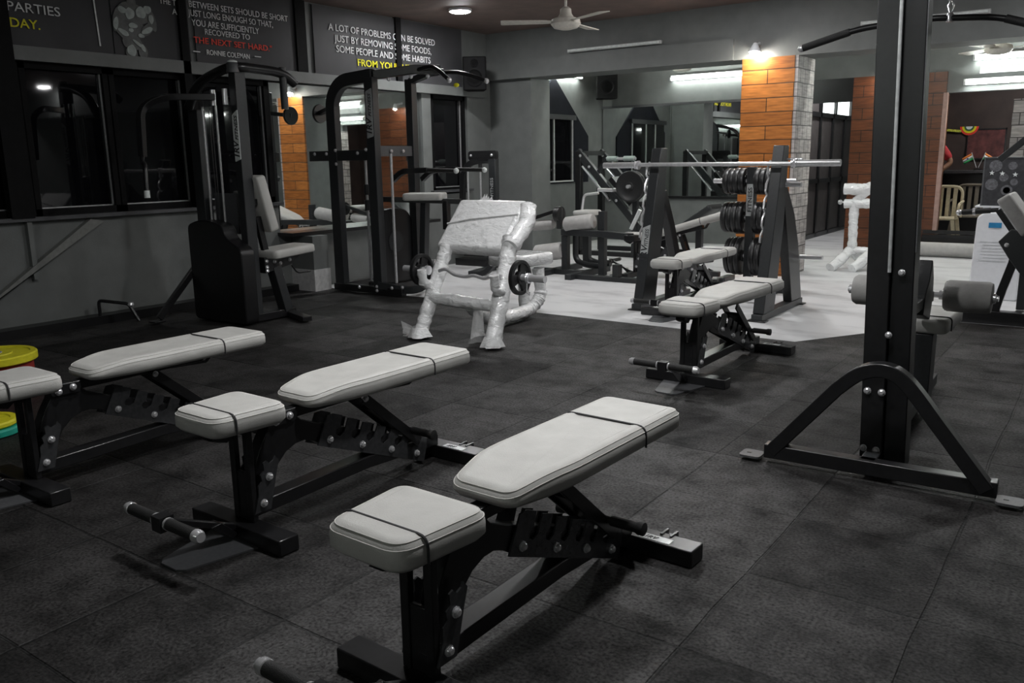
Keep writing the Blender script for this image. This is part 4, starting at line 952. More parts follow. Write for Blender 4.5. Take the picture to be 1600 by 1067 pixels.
obj('seat_post', MB().bar((-5.72, 4.72, zt+.05), (-5.72, 4.62, .45), .08, .10, (1, 0, 0)), STEEL, t, bevel=.004)
for k in range(6): obj('adjuster_slot', MB().box((-5.676, 4.69-k*.006, .22+k*.03), (.006, .05, .008)), BRUSHED, t, smooth=0)
bolts(t, [(-5.675, 4.52, .50), (-5.675, 4.52, .45), (-5.675, 4.60, .49), (-5.675, 4.66, .47), (-5.675, 4.76, .49), (-5.675, 4.52, .42)], (1, 0, 0), .013)
obj('lever', MB().tube(bend([(-5.68, 4.78, .44), (-5.66, 4.82, .37), (-5.66, 4.96, .37)], .03, 4), .007, 8), BLACKST, t)

# pipe bracket at the skirting
a, b_ = onz(250, 505, .02), onx(222, 470, -6.80)
t = thing('floor_bracket', 'small black bent pipe standing at the skirting under the windows', 'bracket', (-6.55, a.y, zt))
obj('pipe', MB().tube(bend([(-6.82, a.y-.22, zt+.01), (-6.82, a.y-.22, .20), (-6.62, a.y-.08, .17), (-6.55, a.y-.04, zt+.01)], .03, 4), .014, 10), BLACKST, t)
obj('clamp', MB().lathe((-6.60, a.y-.07, .15), (0, 0, 1), [(.02, 0), (.026, .01), (.02, .03)], 12), CHROME, t)

# ------------------------------------------------------------------ assisted chin and dip machine in front of the mirror
t = thing('chin_dip_machine', 'black chin and dip machine with curved posts and grey knee pad before the mirror', 'weight machine', (-6.0, 6.2, zt))
z_ = zt
lp = [(-6.40, 6.03, z_+.03), (-6.40, 6.03, 1.90), (-6.26, 6.03, 2.05), (-6.0, 6.05, 2.07), (-5.86, 6.06, 2.08)]
obj('curved_post', MB().rect_tube(bend(lp, .14, 5), .08, .12, (0, 1, 0)), STEEL, t, bevel=.005)
mp = obj('centre_post', MB().bar((-5.86, 6.02, z_+.03), (-5.86, 6.02, 2.06), .11, .08, (0, 1, 0)), STEEL, t, bevel=.005)
obj('name_plate', MB().prism(round_poly([(-.04, 0), (.04, .02), (.04, .46), (-.04, .43)], .01), (-5.855, 5.977, 1.50), (1, 0, 0), (0, 0, 1), (0, -1, 0), .004), LABEL, mp, smooth=0)
obj('lettering', text_mb('1RV', .09, (-5.83, 5.9735, 1.53), (0, 0, 1), (-1, 0, 0), (0, -1, 0), bold=.05, shear=.25, width=.15, extrude=.001), STEEL, mp, smooth=0)
obj('lettering', text_mb('FITNESS', .05, (-5.83, 5.9735, 1.70), (0, 0, 1), (-1, 0, 0), (0, -1, 0), bold=.03, shear=.25, width=.21, extrude=.001), STEEL, mp, smooth=0)
obj('rear_post', MB().bar((-5.90, 6.62, z_), (-5.90, 6.62, 2.08), .09, .08, (0, 1, 0)), STEEL, t, bevel=.005)
obj('cross_member', MB().bar((-5.88, 6.05, 1.385), (-5.90, 6.62, 1.385), .05, .10), GREYST, t, bevel=.004)
obj('cross_member', MB().bar((-6.74, 6.02, 1.35), (-5.86, 6.02, 1.35), .05, .10), STEEL, t, bevel=.004)
bolts(t, [(-6.65, 5.99, 1.37), (-6.48, 5.99, 1.37), (-6.34, 5.98, 1.40), (-6.34, 5.98, 1.27), (-6.05, 5.99, 1.37), (-5.92, 5.975, 1.40)], (0, -1, 0), .014)
bolts(t, [(-5.85, 6.25, 1.385), (-5.85, 6.42, 1.385)], (1, 0, 0), .014)
obj('top_frame', MB().rect_tube([(-5.86, 6.06, 2.08), (-5.55, 6.30, 2.13), (-5.35, 6.44, 2.12)], .08, .08, (0, 0, 1)).rect_tube([(-5.90, 6.62, 2.06), (-5.55, 6.55, 2.12), (-5.35, 6.44, 2.10)], .06, .06, (0, 0, 1)), BLACKST, t, bevel=.004)
for s, (p0, p1) in enumerate((((-5.52, 6.30, 2.12), (-5.10, 6.25, 2.0)), ((-5.60, 6.56, 2.10), (-5.05, 6.75, 2.02)))):
    h = obj('chin_handle', MB().tube(smooth_path([p0, ((p0[0]+p1[0])/2, (p0[1]+p1[1])/2, p0[2]+.01), p1], 4), .02, 12), BLACKST, t)
    obj('end_cap', MB().sphere(p1, .026, 12), CHROME, h)
bolts(t, [(-5.56, 6.25, 2.06), (-5.42, 6.33, 2.06), (-5.72, 6.12, 2.04)], (.5, -.8, 0), .016)
yk = ony(713, 133, 6.5); obj('end_cap', MB().sphere(yk, .022, 12, (1.4, 1, .9)), YELLOW, t)['label'] = 'yellow-green end cap'
for x, ra in ((-6.06, 0), (-5.72, 1)): obj('guide_rod', MB().cyl((x, 6.10, .09), (x, 6.10, 1.36), .0135, 14), BRUSHED, t)
for x in (-6.06, -5.72): obj('bush', MB().lathe((x, 6.10, .07), (0, 0, 1), [(.03, 0), (.03, .04), (.02, .05)], 14), IRON, t)
for z in (1.02, .87): obj('slider_bush', MB().lathe((-6.06, 6.10, z-.05), (0, 0, 1), [(.028, 0), (.028, .10)], 14), IRON, t)
obj('shroud', MB().prism(round_poly([(6.12, .06), (6.60, .06), (6.60, .70), (6.52, .80), (6.40, .83), (6.22, .83), (6.12, .78)], .05), (-5.97, 0, 0), (0, 1, 0), (0, 0, 1), (1, 0, 0), .1), SHROUD, t, bevel=.01)
obj('emblem', MB().lathe((-5.915, 6.33, .50), (1, 0, 0), [(.105, 0), (.108, .002), (.098, .0025), (.097, .001)], 30).box((-5.914, 6.33, .50), (.002, .12, .012)).box((-5.914, 6.33, .50), (.002, .012, .12)), STEEL, t, smooth=0)
obj('floor_bar', MB().bar((-6.48, 6.02, z_+.035), (-5.55, 6.02, z_+.035), .07, .07).bar((-6.42, 6.02, z_+.035), (-6.42, 6.9, z_+.035), .07, .07).bar((-5.9, 6.02, z_+.035), (-5.9, 6.9, z_+.035), .07, .07), BLACKST, t, bevel=.005)
obj('side_rail', MB().rect_tube(bend([(-5.86, 5.99, z_+.09), (-5.50, 6.05, z_+.05), (-5.38, 6.12, z_+.08), (-5.32, 6.18, z_+.26)], .12, 5), .05, .07, (.3, -1, 0)), STEEL, t, bevel=.004)
bolts(t, [(-5.66, 5.97, .09), (-5.55, 6.0, .10), (-5.86, 5.97, .05), (-5.86, 5.97, .09), (-6.1, 5.97, .07)], (0, -1, 0), .014)
for s, y in ((0, 6.28), (1, 6.72)):
    h = obj('dip_handle', MB().rect_tube(bend([(-5.88, y, 1.10), (-5.75, y, 1.19), (-5.45, y+.04, 1.20)], .06, 4), .05, .05, (0, 1, 0)), BLACKST, t, bevel=.003)
    obj('grip', MB().cyl((-5.45, y+.04, 1.20), (-5.14, y+.07, 1.19), .02, 14), GRIP, h); obj('end_cap', MB().sphere((-5.13, y+.07, 1.19), .027, 12), BRIGHTLABEL, h)
wc = ony(498, 178, 6.2)
obj('wheel_bracket', MB().bar((wc.x, 6.2, wc.z), (-6.42, 6.06, wc.z+.05), .04, .04), BLACKST, t)
obj('knee_arm', MB().bar((-6.1, 6.14, .93), (-5.30, 6.62, .89), .05, .05).bar((-5.42, 6.54, .90), (-5.42, 6.54, .62), .06, .06), BLACKST, t, bevel=.004)
kp = ony(664, 306, 6.5)
obj('knee_pad', MB().cushion(round_poly([(-.20, -.15), (.20, -.15), (.20, .15), (-.20, .15)], .04, 5), -.04, .03, .022, frame=Matrix.Translation(kp) @ Matrix.Rotation(math.radians(28), 4, 'Z')), VINYL, t, smooth=60)
obj('pad_stem', MB().bar((kp.x, kp.y, kp.z-.04), (kp.x-.06, kp.y, .08), .07, .07, (0, 1, 0)), STEEL, t, bevel=.004)
obj('foot_step', MB().bar((-5.42, 6.44, .42), (-5.15, 6.56, .42), .09, .05), BLACKST, t, bevel=.004)
pg = obj('storage_peg', MB().cyl((-5.62, 6.3, .33), (-5.36, 6.28, .33), .022), CHROME, t)
yw = obj('side_wheel', MB().lathe((wc.x, 6.2, wc.z), (1, 0, 0), [(.09, 0), (.095, .008), (.095, .022), (.09, .03)], 26), IRON, t)

# ------------------------------------------------------------------ third stack machine at the column
t = thing('stack_machine', 'dark selector weight stack machine with a rounded top bar next to the grey column', 'weight machine', (-6.5, 8.6, -.015))
zc = -.015
arc = [(-7.0+.16, 8.55, .2), (-6.80, 8.55, 1.12), (-6.70, 8.55, 1.25), (-6.55, 8.56, 1.28), (-6.33, 8.57, 1.28)]
obj('curved_frame', MB().rect_tube(bend(arc, .12, 5), .05, .07, (0, 1, 0)), BLACKST, t, bevel=.004)
pt = obj('post', MB().bar((-6.33, 8.57, zc), (-6.33, 8.57, 1.30), .10, .08, (0, 1, 0)), STEEL, t, bevel=.004)
obj('lettering', text_mb('1RV FITNESS', .06, (-6.315, 8.526, .72), (0, 0, 1), (-1, 0, 0), (0, -1, 0), bold=.02, width=.34, extrude=.001), LABEL, pt, smooth=0)
tp = obj('top_plate', MB().prism(round_poly([(-6.70, 1.285), (-6.25, 1.285), (-6.25, 1.40), (-6.70, 1.40)], .04), (0, 8.55, 0), (1, 0, 0), (0, 0, 1), (0, 1, 0), .03), BLACKST, t, bevel=.004)
bolts(tp, [(-6.65, 8.53, 1.345), (-6.33, 8.53, 1.345)], (0, -1, 0), .014)
for x in (-6.73, -6.53): obj('guide_rod', MB().cyl((x, 8.56, .3), (x, 8.56, 1.22), .012, 12), BRUSHED, t); obj('bush', MB().cyl((x, 8.56, 1.16), (x, 8.56, 1.25), .025), IRON, t)
obj('weight_stack', MB().span((-6.78, 8.50, .1), (-6.46, 8.64, .62)), IRON, t, smooth=0)
obj('base', MB().span((-6.86, 8.42, zc), (-6.2, 8.72, .07)), BLACKST, t, bevel=.005)
obj('seat', MB().cushion(round_poly([(-6.3, 8.02), (-5.9, 8.02), (-5.9, 8.34), (-6.3, 8.34)], .04, 4), .42, .48, .02), IRON, t, smooth=60)
obj('seat_post', MB().bar((-6.1, 8.18, zc), (-6.1, 8.18, .42), .08, .08, (0, 1, 0)).bar((-6.1, 8.18, .03), (-6.35, 8.5, .03), .08, .06), STEEL, t, bevel=.004)
obj('side_leg', MB().rect_tube(bend([(-5.95, 7.75, .52), (-5.72, 7.72, .50), (-5.66, 7.70, .20), (-5.8, 7.66, .02), (-6.0, 7.62, .02)], .1, 5), .06, .06, (0, 1, 0)), STEEL, t, bevel=.004)
obj('link', MB().bar((-5.96, 7.76, .50), (-6.1, 8.18, .38), .05, .05).bar((-6.0, 7.63, .02), (-6.1, 8.2, .02), .06, .05), STEEL, t, bevel=.004)

# ------------------------------------------------------------------ leg extension machine with foam rollers
t = thing('leg_extension_machine', 'low black leg machine with pale foam rollers in front of the pointed window', 'weight machine', (-4.95, 8.3, zc))
Y7 = 8.3
Q = lambda x, y, d=0.: ony(x, y, Y7+d)
def roller(p0, p1, r, name='foam_roller', m=None):
    p0, p1 = Vector(p0), Vector(p1); L = (p1-p0).length
    return obj(name, MB().lathe(p0, p1-p0, [(.03, 0), (r*.85, .004), (r, .02), (r, L-.03), (r*.85, L-.006), (r*.4, L)], 28), m or FOAM, t)
roller(Q(884, 351), Q(928, 346), .088); roller(Q(832, 353, .1), Q(866, 350, .1), .06); roller(Q(838, 396), Q(880, 391), .098)
obj('seat', MB().cushion(round_poly([(-5.26, 8.65), (-5.02, 8.65), (-5.02, 8.95), (-5.26, 8.95)], .04, 4), .63, .69, .022), VINYL, t, smooth=60)
a = Q(872, 335); obj('pivot_disc', MB().lathe((a.x-.05, Y7+.04, a.z), (1, 0, 0), [(.04, 0), (.09, .004), (.09, .07), (.04, .075)], 22), IRON, t)
obj('lever_arm', MB().bar((a.x, Y7+.04, a.z+.07), Q(874, 358), .06, .05).bar(Q(822, 345, .1), (a.x, Y7+.04, a.z+.05), .04, .04), BLACKST, t, bevel=.004)
for x, y0, y1 in ((884, 368, 410), (942, 330, 416)):
    p, q_ = Q(x, y0), Q(x, y1); obj('leg', MB().bar((p.x, Y7, p.z), (p.x, Y7, zc+.02), .075, .075, (0, 1, 0)), STEEL, t, bevel=.004)
obj('short_post', MB().bar((-4.33, 8.05, zc+.02), (-4.33, 8.05, .17), .08, .08, (0, 1, 0)), STEEL, t, bevel=.004)
p, q_ = Q(880, 368), Q(985, 365, -.25); obj('main_tube', MB().bar((p.x, Y7, .47), (-4.6, Y7-.05, .47), .09, .07).bar((-4.62, Y7-.04, .47), (q_.x, Y7-.25, .47), .09, .07), STEEL, t, bevel=.004)
obj('end_plate', MB().box((q_.x+.02, Y7-.25, .46), (.12, .14, .06)), BLACKST, t, bevel=.004)
h0, h1 = Q(986, 358, -.25), Q(1000, 328, -.25); hd = obj('side_handle', MB().cyl(h0, h1, .02), BRIGHTLABEL, t)
obj('base_bar', MB().bar((-5.55, Y7, zc+.03), (-4.85, Y7, zc+.03), .08, .06).bar((-4.86, 7.9, zc+.03), (-4.86, 8.8, zc+.03), .08, .06).bar((-5.3, 7.95, zc+.03), (-5.3, 8.9, zc+.03), .08, .06).bar((-4.86, 8.05, zc+.025), (-4.05, 8.05, zc+.025), .10, .05), STEEL, t, bevel=.004)
for dy in (.25, .5): obj('curved_rail', MB().tube(bend([(-5.15, Y7+dy, .45), (-5.15, Y7+dy, .12), (-5.0, Y7+dy, .07), (-4.82, Y7+dy, .07)], .12, 5), .035, 12), STEEL, t)
obj('rear_handle', MB().tube(bend([(-5.3, 8.95, .68), (-5.3, 9.0, .86), (-5.1, 9.0, .88)], .05, 4), .016, 10), BRUSHED, t)
obj('seat_stem', MB().bar((-5.14, 8.8, .64), (-5.14, 8.8, .02), .08, .08, (0, 1, 0)).bar((-5.14, 8.8, .46), (-5.14, Y7, .46), .07, .06), STEEL, t, bevel=.004)

# ------------------------------------------------------------------ sloping leg press in the rear corner
t = thing('leg_press', 'sloping black leg press with two steep rails and chrome rods in the rear corner', 'weight machine', (-5.6, 10.6, zc))
r1t, r1b, r2t = ony(903, 236, 10.2), ony(1004, 362, 10.2), ony(938, 236, 10.9)
r2b = r2t+(r1b-r1t)
for a_, b2 in ((r1t, r1b), (r2t, r2b)):
    rl = obj('rail', MB().bar(a_, b2, .07, .09), STEEL, t, bevel=.004)
    n_ = Vector((-.05, 0, -.075))
    obj('chrome_rod', MB().cyl(a_+n_+(b2-a_)*.12, a_+n_+(b2-a_)*.55, .016), CHROME, rl)
    bolts(rl, [a_+(b2-a_)*k+Vector((0, -.04, 0)) for k in (.06, .2, .62)], (0, -1, 0), .016)
    obj('front_post', MB().bar((a_.x+.02, a_.y, a_.z), (a_.x+.02, a_.y, zc), .08, .08, (0, 1, 0)), BLACKST, t, bevel=.004)
    obj('floor_bar', MB().bar((a_.x, a_.y, zc+.03), (b2.x+.5, a_.y, zc+.03), .08, .06), BLACKST, t, bevel=.004)
    obj('low_post', MB().bar((b2.x, a_.y, b2.z), (b2.x, a_.y, zc), .08, .08, (0, 1, 0)), BLACKST, t, bevel=.004)
obj('cross_beam', MB().bar(r1t+Vector((.04, 0, -.03)), r2t+Vector((.04, 0, -.03)), .08, .06), BLACKST, t)
m_ = r1t*.45+r1b*.55; dd = (r1b-r1t).normalized(); cy = (r1t.y+r2t.y)/2
nn = Vector((-dd.z, 0, dd.x)); nn = nn if nn.z > 0 else -nn
sl = Vector((m_.x, cy, m_.z))
obj('sled', MB().bar(sl-dd*.22+nn*.08, sl+dd*.25+nn*.08, .56, .07), BLACKST, t, bevel=.006)
obj('foot_board', MB().bar(sl-dd*.05+nn*.10, sl-dd*.05+nn*.52, .52, .04, (1, 0, 0)), STEEL, t, bevel=.006)
gy = ony(970, 248, 10.2)
hb = obj('rest_bar', MB().cyl((gy.x-.22, 10.2, gy.z), (gy.x+.22, 10.2, gy.z), .02), CHROME, t)
for s in (-1, 1): obj('grip', MB().cyl((gy.x+s*.05, 10.2, gy.z), (gy.x+s*.2, 10.2, gy.z), .035, 16), mat('grey_green_grip', (.30, .36, .34), .5) if s < 0 else bpy.data.materials['grey_green_grip'], hb)
obj('stem', MB().bar((gy.x-.2, 10.2, gy.z), r1t+(r1b-r1t)*.3, .05, .05), STEEL, t)
for dy, x_ in ((-.35, 0), (.35, 1)):
    c_ = sl+nn*.10; obj('plate_peg', MB().cyl((c_.x, cy, c_.z), (c_.x, cy+dy*1.5, c_.z), .025), CHROME, t)
pk = ony(942, 297, 9.9); obj('plate_peg', MB().cyl((pk.x-.1, 9.95, pk.z), (pk.x+.12, 9.95, pk.z), .024), CHROME, t)
obj('peg_plate', MB().bar((pk.x-.1, 9.95, pk.z), (r1t.x*.5+r1b.x*.5, 10.18, pk.z), .05, .05), BLACKST, t)
bs = r1b+Vector((.15, .35, -.02))
obj('seat', MB().cushion(round_poly([(-.22, -.22), (.22, -.22), (.22, .22), (-.22, .22)], .04, 4), -.04, .04, .02, frame=Matrix.Translation(bs) @ Matrix.Rotation(math.radians(12), 4, 'Y')), FOAMDK, t, smooth=60)
obj('back_rest', MB().cushion(round_poly([(-.34, -.22), (.34, -.22), (.34, .22), (-.34, .22)], .04, 4), -.04, .04, .02, frame=Matrix.Translation(bs+Vector((.44, 0, .16))) @ Matrix.Rotation(math.radians(-35), 4, 'Y')), STEEL, t, smooth=60)
obj('back_post', MB().bar(bs+Vector((.5, 0, .16)), (bs.x+.5, bs.y, zc), .08, .08, (0, 1, 0)).bar((bs.x, bs.y, bs.z-.05), (bs.x, bs.y, zc), .08, .08, (0, 1, 0)), BLACKST, t, bevel=.004)
dc = ony(990, 291, 10.1)
weight_plate((dc.x, 10.06, dc.z), .20, .045, 'big black plate on the side of the leg press', 'plates on the leg press', axis=(0, 1, 0), holes=False)
weight_plate((dc.x, 10.00, dc.z), .20, .045, 'outer black plate on the side of the leg press, nearest the rack', 'plates on the leg press', axis=(0, 1, 0), holes=False)
obj('loading_peg', MB().cyl((dc.x, 9.93, dc.z), (dc.x, 10.25, dc.z), .024), CHROME, t)
obj('loading_arm', MB().bar((dc.x, 10.18, dc.z), (dc.x-.02, 10.18, zc), .07, .07, (0, 1, 0)), STEEL, t, bevel=.004)

# ------------------------------------------------------------------ stretch-wrapped stand at the passage
t = thing('wrapped_stand', 'two-post stand wrapped in white film before the wood-tiled rear wall', 'weight bench', (-2.4, 10.3, zc))
c1, c2 = ony(1332, 380, 10.3), ony(1366, 380, 10.3)
for c_ in (c1, c2):
    obj('post', wtube([(c_.x, 10.3, .16), (c_.x-.01, 10.3, .76)], .05), WRAP, t)
    obj('foot', wtube([(c_.x-.02, 10.3, .20), (c_.x-.09, 10.1, .08), (c_.x-.15, 9.98, .02)], .055), WRAP, t)
    obj('foot', wtube([(c_.x, 10.3, .20), (c_.x+.03, 10.55, .07), (c_.x+.03, 10.7, .03)], .05), WRAP, t)
a, b_ = ony(1320, 318, 10.3), ony(1372, 318, 10.3)
obj('lower_pad', wtube([a, b_], .055), WRAP, t)
a, b_ = ony(1320, 295, 10.3), ony(1352, 296, 10.3)
obj('upper_pad', wtube([a, b_, b_+Vector((.12, .02, .05)), b_+Vector((.28, .02, .02))], .065), WRAP, t)
obj('crossbar', wtube([(c1.x, 10.3, .20), (c2.x, 10.3, .20)], .04), WRAP, t)
obj('link', wtube([(c1.x, 10.3, .76), (c1.x+.1, 10.3, .84), (c2.x-.08, 10.3, .90)], .045), WRAP, t)
obj('pin_knob', MB().sphere((c1.x-.16, 10.28, a.z-.15), .028, 12).cyl((c1.x-.16, 10.28, a.z-.15), (c1.x, 10.3, a.z-.15), .01), BRUSHED, t)

# ------------------------------------------------------------------ white cabinet with a patterned carton, rolled mat
t = thing('white_cabinet', 'white plastic cabinet with a small blue sticker behind the roller pads', 'cabinet', (-.9, 8.7, zc))
cx0, cx1 = -1.05, -.66
cab = MB().prism(round_poly([(cx0, zc), (cx1, zc), (cx1+.0, .72), (cx1-.05, .76), (cx0+.08, .76), (cx0+.02, .72)], .03), (0, 8.80, 0), (1, 0, 0), (0, 0, 1), (0, 1, 0), .36)
obj('body', cab, WHITE, t, bevel=.012)
obj('lid', MB().span((cx0+.05, 8.66, .76), (cx1-.04, 8.94, .80)), WHITE, t, bevel=.01)
a = ony(1555, 352, 8.615); obj('sticker', MB().box((a.x, 8.617, a.z), (.10, .004, .045)), mat('blue_sticker', (.02, .20, .42), .4), t, smooth=0)
for k in range(7): obj('print_line', MB().box((-.88+.01*(k % 3), 8.6185, .50-k*.028), (.22-.03*(k % 2), .002, .005)), mat('faint_print', (.50, .51, .53), .5) if k == 0 else bpy.data.materials['faint_print'], t, smooth=0)
CART = mat('black_carton', (.03, .03, .034), .45, var=.4, scale=25); CPR = mat('grey_carton_print', (.11, .11, .12), .5, var=.4, scale=60)
t = thing('carton', 'black carton printed with grey rings and stars standing on the white cabinet', 'box', (-.9, 8.8, .80))
obj('box_body', MB().span((-1.02, 8.68, .815), (-.70, 8.95, 1.23)), CART, t, bevel=.006)
obj('pallet_sheet', MB().span((-1.06, 8.65, .80), (-.66, 8.97, .814)), WHITE, t, smooth=0)
rg_ = MB()
for (x, z, r) in ((-.83, .95, .045), (-.83, .95, .028), (-.95, 1.0, .05), (-.86, 1.06, .035), (-.78, 1.02, .03), (-.93, 1.16, .05), (-.80, 1.16, .035)):
    obj('printed_ring', MB().lathe((x, 8.6795, z), (0, -1, 0), [(r*.72, 0), (r, 0), (r, .002), (r*.72, .002)], 22), CPR, t, smooth=0)
for (x, z) in ((-.955, 1.10), (-.875, 1.095), (-.775, 1.085)):
    pl = [((.022 if k % 2 == 0 else .009)*math.sin(k*math.pi/5), (.022 if k % 2 == 0 else .009)*math.cos(k*math.pi/5)) for k in range(10)]
    obj('printed_star', MB().prism(pl, (x, 8.678, z), (1, 0, 0), (0, 0, 1), (0, -1, 0), .003), BRIGHTLABEL, t, smooth=0)
obj('edge_tape', MB().span((-1.025, 8.675, .815), (-1.012, 8.69, 1.235)).span((-1.025, 8.675, 1.225), (-.695, 8.955, 1.236)), GREYST, t, smooth=0)
t = thing('rolled_mat', 'grey rolled mat on the floor below the office opening', 'mat', (-1.6, 11.95, zc))
rl = []
for k in range(60):
    a = k*.55; r = .025+.0012*k; rl.append((r*math.cos(a), r*math.sin(a)+.092))
obj('roll', MB().cyl((-2.2, 12.0, zc+.092), (-1.1, 12.0, zc+.092), .09, 30), FOAM, t)
obj('roll_end', MB().tube([(-1.098, 12.0+a, zc+b) for a, b in rl], .004, 5), FOAMDK, t)
t = thing('floor_batten', 'dark low plinth under the rolled mat', 'plinth', (-1.6, 12.05, zc))
t2 = obj('plinth_bar', MB().span((-2.25, 12.11, zc), (-1.05, 12.3, .09)), BLACKST, t, smooth=0)

# ------------------------------------------------------------------ office behind the opening
OX = -1.5
def plastic_chair(x, y, z, m, label):
    t = thing('plastic_chair', label, 'chair', (x, y, z), 'plastic chairs in the office')
    obj('seat', MB().cushion(round_poly([(x-.22, y-.2), (x+.22, y-.2), (x+.2, y+.2), (x-.2, y+.2)], .05, 4), z+.40, z+.43, .012), m, t, smooth=60)
    for sx in (-1, 1):
        for sy in (-1, 1): obj('leg', MB().bar((x+sx*.24, y+sy*.22, z), (x+sx*.18, y+sy*.18, z+.41), .045, .03, (0, 1, 0)), m, t)
        obj('armrest', MB().tube(bend([(x+sx*.22, y-.2, z+.42), (x+sx*.25, y-.2, z+.62), (x+sx*.24, y+.2, z+.64)], .05, 4), .018, 8), m, t)
    obj('back_hoop', MB().tube(bend([(x-.22, y+.2, z+.42), (x-.22, y+.25, z+.84), (x+.22, y+.25, z+.84), (x+.22, y+.2, z+.42)], .12, 5), .02, 8), m, t)
    for k in range(4): obj('back_slat', MB().bar((x-.13+k*.087, y+.21, z+.43), (x-.13+k*.087, y+.25, z+.82), .05, .012, (0, 1, 0)), m, t)
CH1, CH2 = mat('cream_plastic', (.55, .48, .33), .45), mat('brown_plastic', (.17, .145, .11), .45)
plastic_chair(-2.02, 13.1, zc, CH1, 'cream plastic chair seen through the office opening beside the wood wall')
plastic_chair(-1.75, 13.75, zc, CH2, 'brown plastic chair behind the cream one in the office')
t = thing('office_desk', 'black desk with a shiny front edge in the office opening', 'desk', (-1.6, 14.5, zc))
obj('top', MB().span((-2.6, 14.2, .98), (-.4, 14.9, 1.03)), GLOSSBLK, t, bevel=.01)
obj('front_panel', MB().span((-2.55, 14.35, zc), (-.45, 14.39, .98)), SHROUD, t, smooth=0)
for x in (-2.5, -.5): obj('side_panel', MB().span((x-.02, 14.39, zc), (x+.02, 14.85, .98)), SHROUD, t, smooth=0)
def flag(x, y, z, tilt, label):
    t = thing('desk_flag', label, 'flag', (x, y, z), 'small tricolour flags on the desk')
    R = Matrix.Rotation(tilt, 3, 'Y'); F = lambda a, b: Vector((x, y, z))+R @ Vector((a, 0, b))
    obj('stick', MB().cyl(F(0, 0), F(0, .235), .005), BRUSHED, t)
    d = -1 if tilt < 0 else 1
    for k, m in enumerate((FL_G, FL_W, FL_O)):
        mb = MB(); vs = []; fs = []
        for i in range(9):
            for j in (0, 1): p = F(d*(.005+i*.016), .13+k*.032+j*.032); p.y += .006*math.sin(i*.9); p.z -= .004*i; vs.append(p)
        for i in range(8): fs.append((2*i, 2*i+2, 2*i+3, 2*i+1))
        o_ = obj('flag_stripe', mb.add(vs, fs), m, t); o_.modifiers.new('cloth', 'SOLIDIFY').thickness = .002
    obj('emblem', MB().lathe(F(d*.068, .178)+Vector((0, -.010, -.014)), (0, -1, 0), [(.009, 0), (.012, 0), (.012, .002), (.009, .002)], 16), FL_N, t)
FL_O, FL_W, FL_G, FL_N = mat('flag_orange', (.75, .22, .05), .7), mat('flag_white', (.75, .75, .72), .7), mat('flag_green', (.03, .30, .09), .7), mat('flag_navy', (.03, .05, .25), .7)
fp = ony(1527, 262, 14.45)
for k_ in (0,):
    st0 = thing('flag_stand', 'little black stand carrying the two desk flags', 'stand', (fp.x, 14.45, 1.03)); obj('base', MB().lathe((fp.x, 14.45, 1.03), (0, 0, 1), [(.05, 0), (.05, .015), (.012, .02), (.010, fp.z-1.03)], 16), SHROUD, st0)
flag(fp.x-.012, 14.45, fp.z, math.radians(-20), 'little orange, white and green flag leaning towards the wood wall')
flag(fp.x+.012, 14.45, fp.z, math.radians(20), 'little orange, white and green flag leaning towards the carton')
t = thing('garland', 'yellow, white and red festoon hanging on the dark office wall', 'decoration', (-2.2, 15.18, 1.75))
g1, g2 = ony(1478, 202, 15.17), ony(1502, 205, 15.17)
obj('yellow_swag', MB().bar(g1+Vector((-.1, 0, 0)), g2, .02, .035, (0, 0, 1)), mat('yellow_flowers', (.60, .62, .08), .7, var=.5, scale=40), t)
gc = ony(1514, 207, 15.17)
for k, (r, m) in enumerate(((.13, RED), (.10, YELLOW), (.07, mat('green_paper', (.05, .16, .05), .7)), (.045, BRIGHTLABEL))):
    pl = [(r*math.cos(a), r*math.sin(a)) for a in [math.pi+i*math.pi/12 for i in range(13)]]
    obj('paper_fan', MB().prism(pl, gc+Vector((0, -.004*k, .09)), (1, 0, 0), (0, 0, 1), (0, -1, 0), .006), m, t, smooth=0)
t = thing('wall_picture', 'reddish framed picture above the desk flags', 'picture', (-1.5, 15.18, 1.35))
a = ony(1540, 225, 15.16); obj('canvas', MB().box((a.x, 15.185, a.z), (.5, .02, .42)), mat('red_brown_picture', (.11, .03, .028), .6, var=.6, scale=8), t, smooth=0); obj('picture_frame', MB().span((a.x-.27, 15.17, a.z+.21), (a.x+.27, 15.2, a.z+.235)).span((a.x-.27, 15.17, a.z-.235), (a.x+.27, 15.2, a.z-.21)).span((a.x-.27, 15.17, a.z-.235), (a.x-.25, 15.2, a.z+.235)).span((a.x+.25, 15.17, a.z-.235), (a.x+.27, 15.2, a.z+.235)), BLACKST, t, smooth=0)

# ------------------------------------------------------------------ person half hidden in the office
SKIN = mat('brown_skin', (.30, .16, .10), .5, var=.08, scale=30); SHIRT = mat('red_shirt_cotton', (.45, .03, .035), .75, var=.12, scale=40)
TROUS = mat('dark_trousers', (.03, .03, .04), .7); HAIR = mat('black_hair', (.012, .01, .01), .5); SHOE = mat('dark_shoe', (.03, .03, .03), .4)
def skinned(name, joints, edges, m, parent, root, levels=2):
    me = bpy.data.meshes.new(name); off = parent_off(parent); ks = list(joints)
    me.from_pydata([tuple(Vector(joints[k][0])-off) for k in ks], [(ks.index(a), ks.index(b)) for a, b in edges], [])
    o = bpy.data.objects.new(name, me); C.objects.link(o); o.parent = parent
    sk = o.modifiers.new('skin', 'SKIN'); sk.use_smooth_shade = True
    for i, k in enumerate(ks):
        r = joints[k][1]; d = me.skin_vertices[0].data[i]; d.radius = r if isinstance(r, tuple) else (r, r); d.use_root = (k == root)
    sb = o.modifiers.new('smooth', 'SUBSURF'); sb.levels = sb.render_levels = levels
    me.materials.append(m); return o
el = ony(1489, 252, 13.78)                                  # the elbow that shows past the wood wall
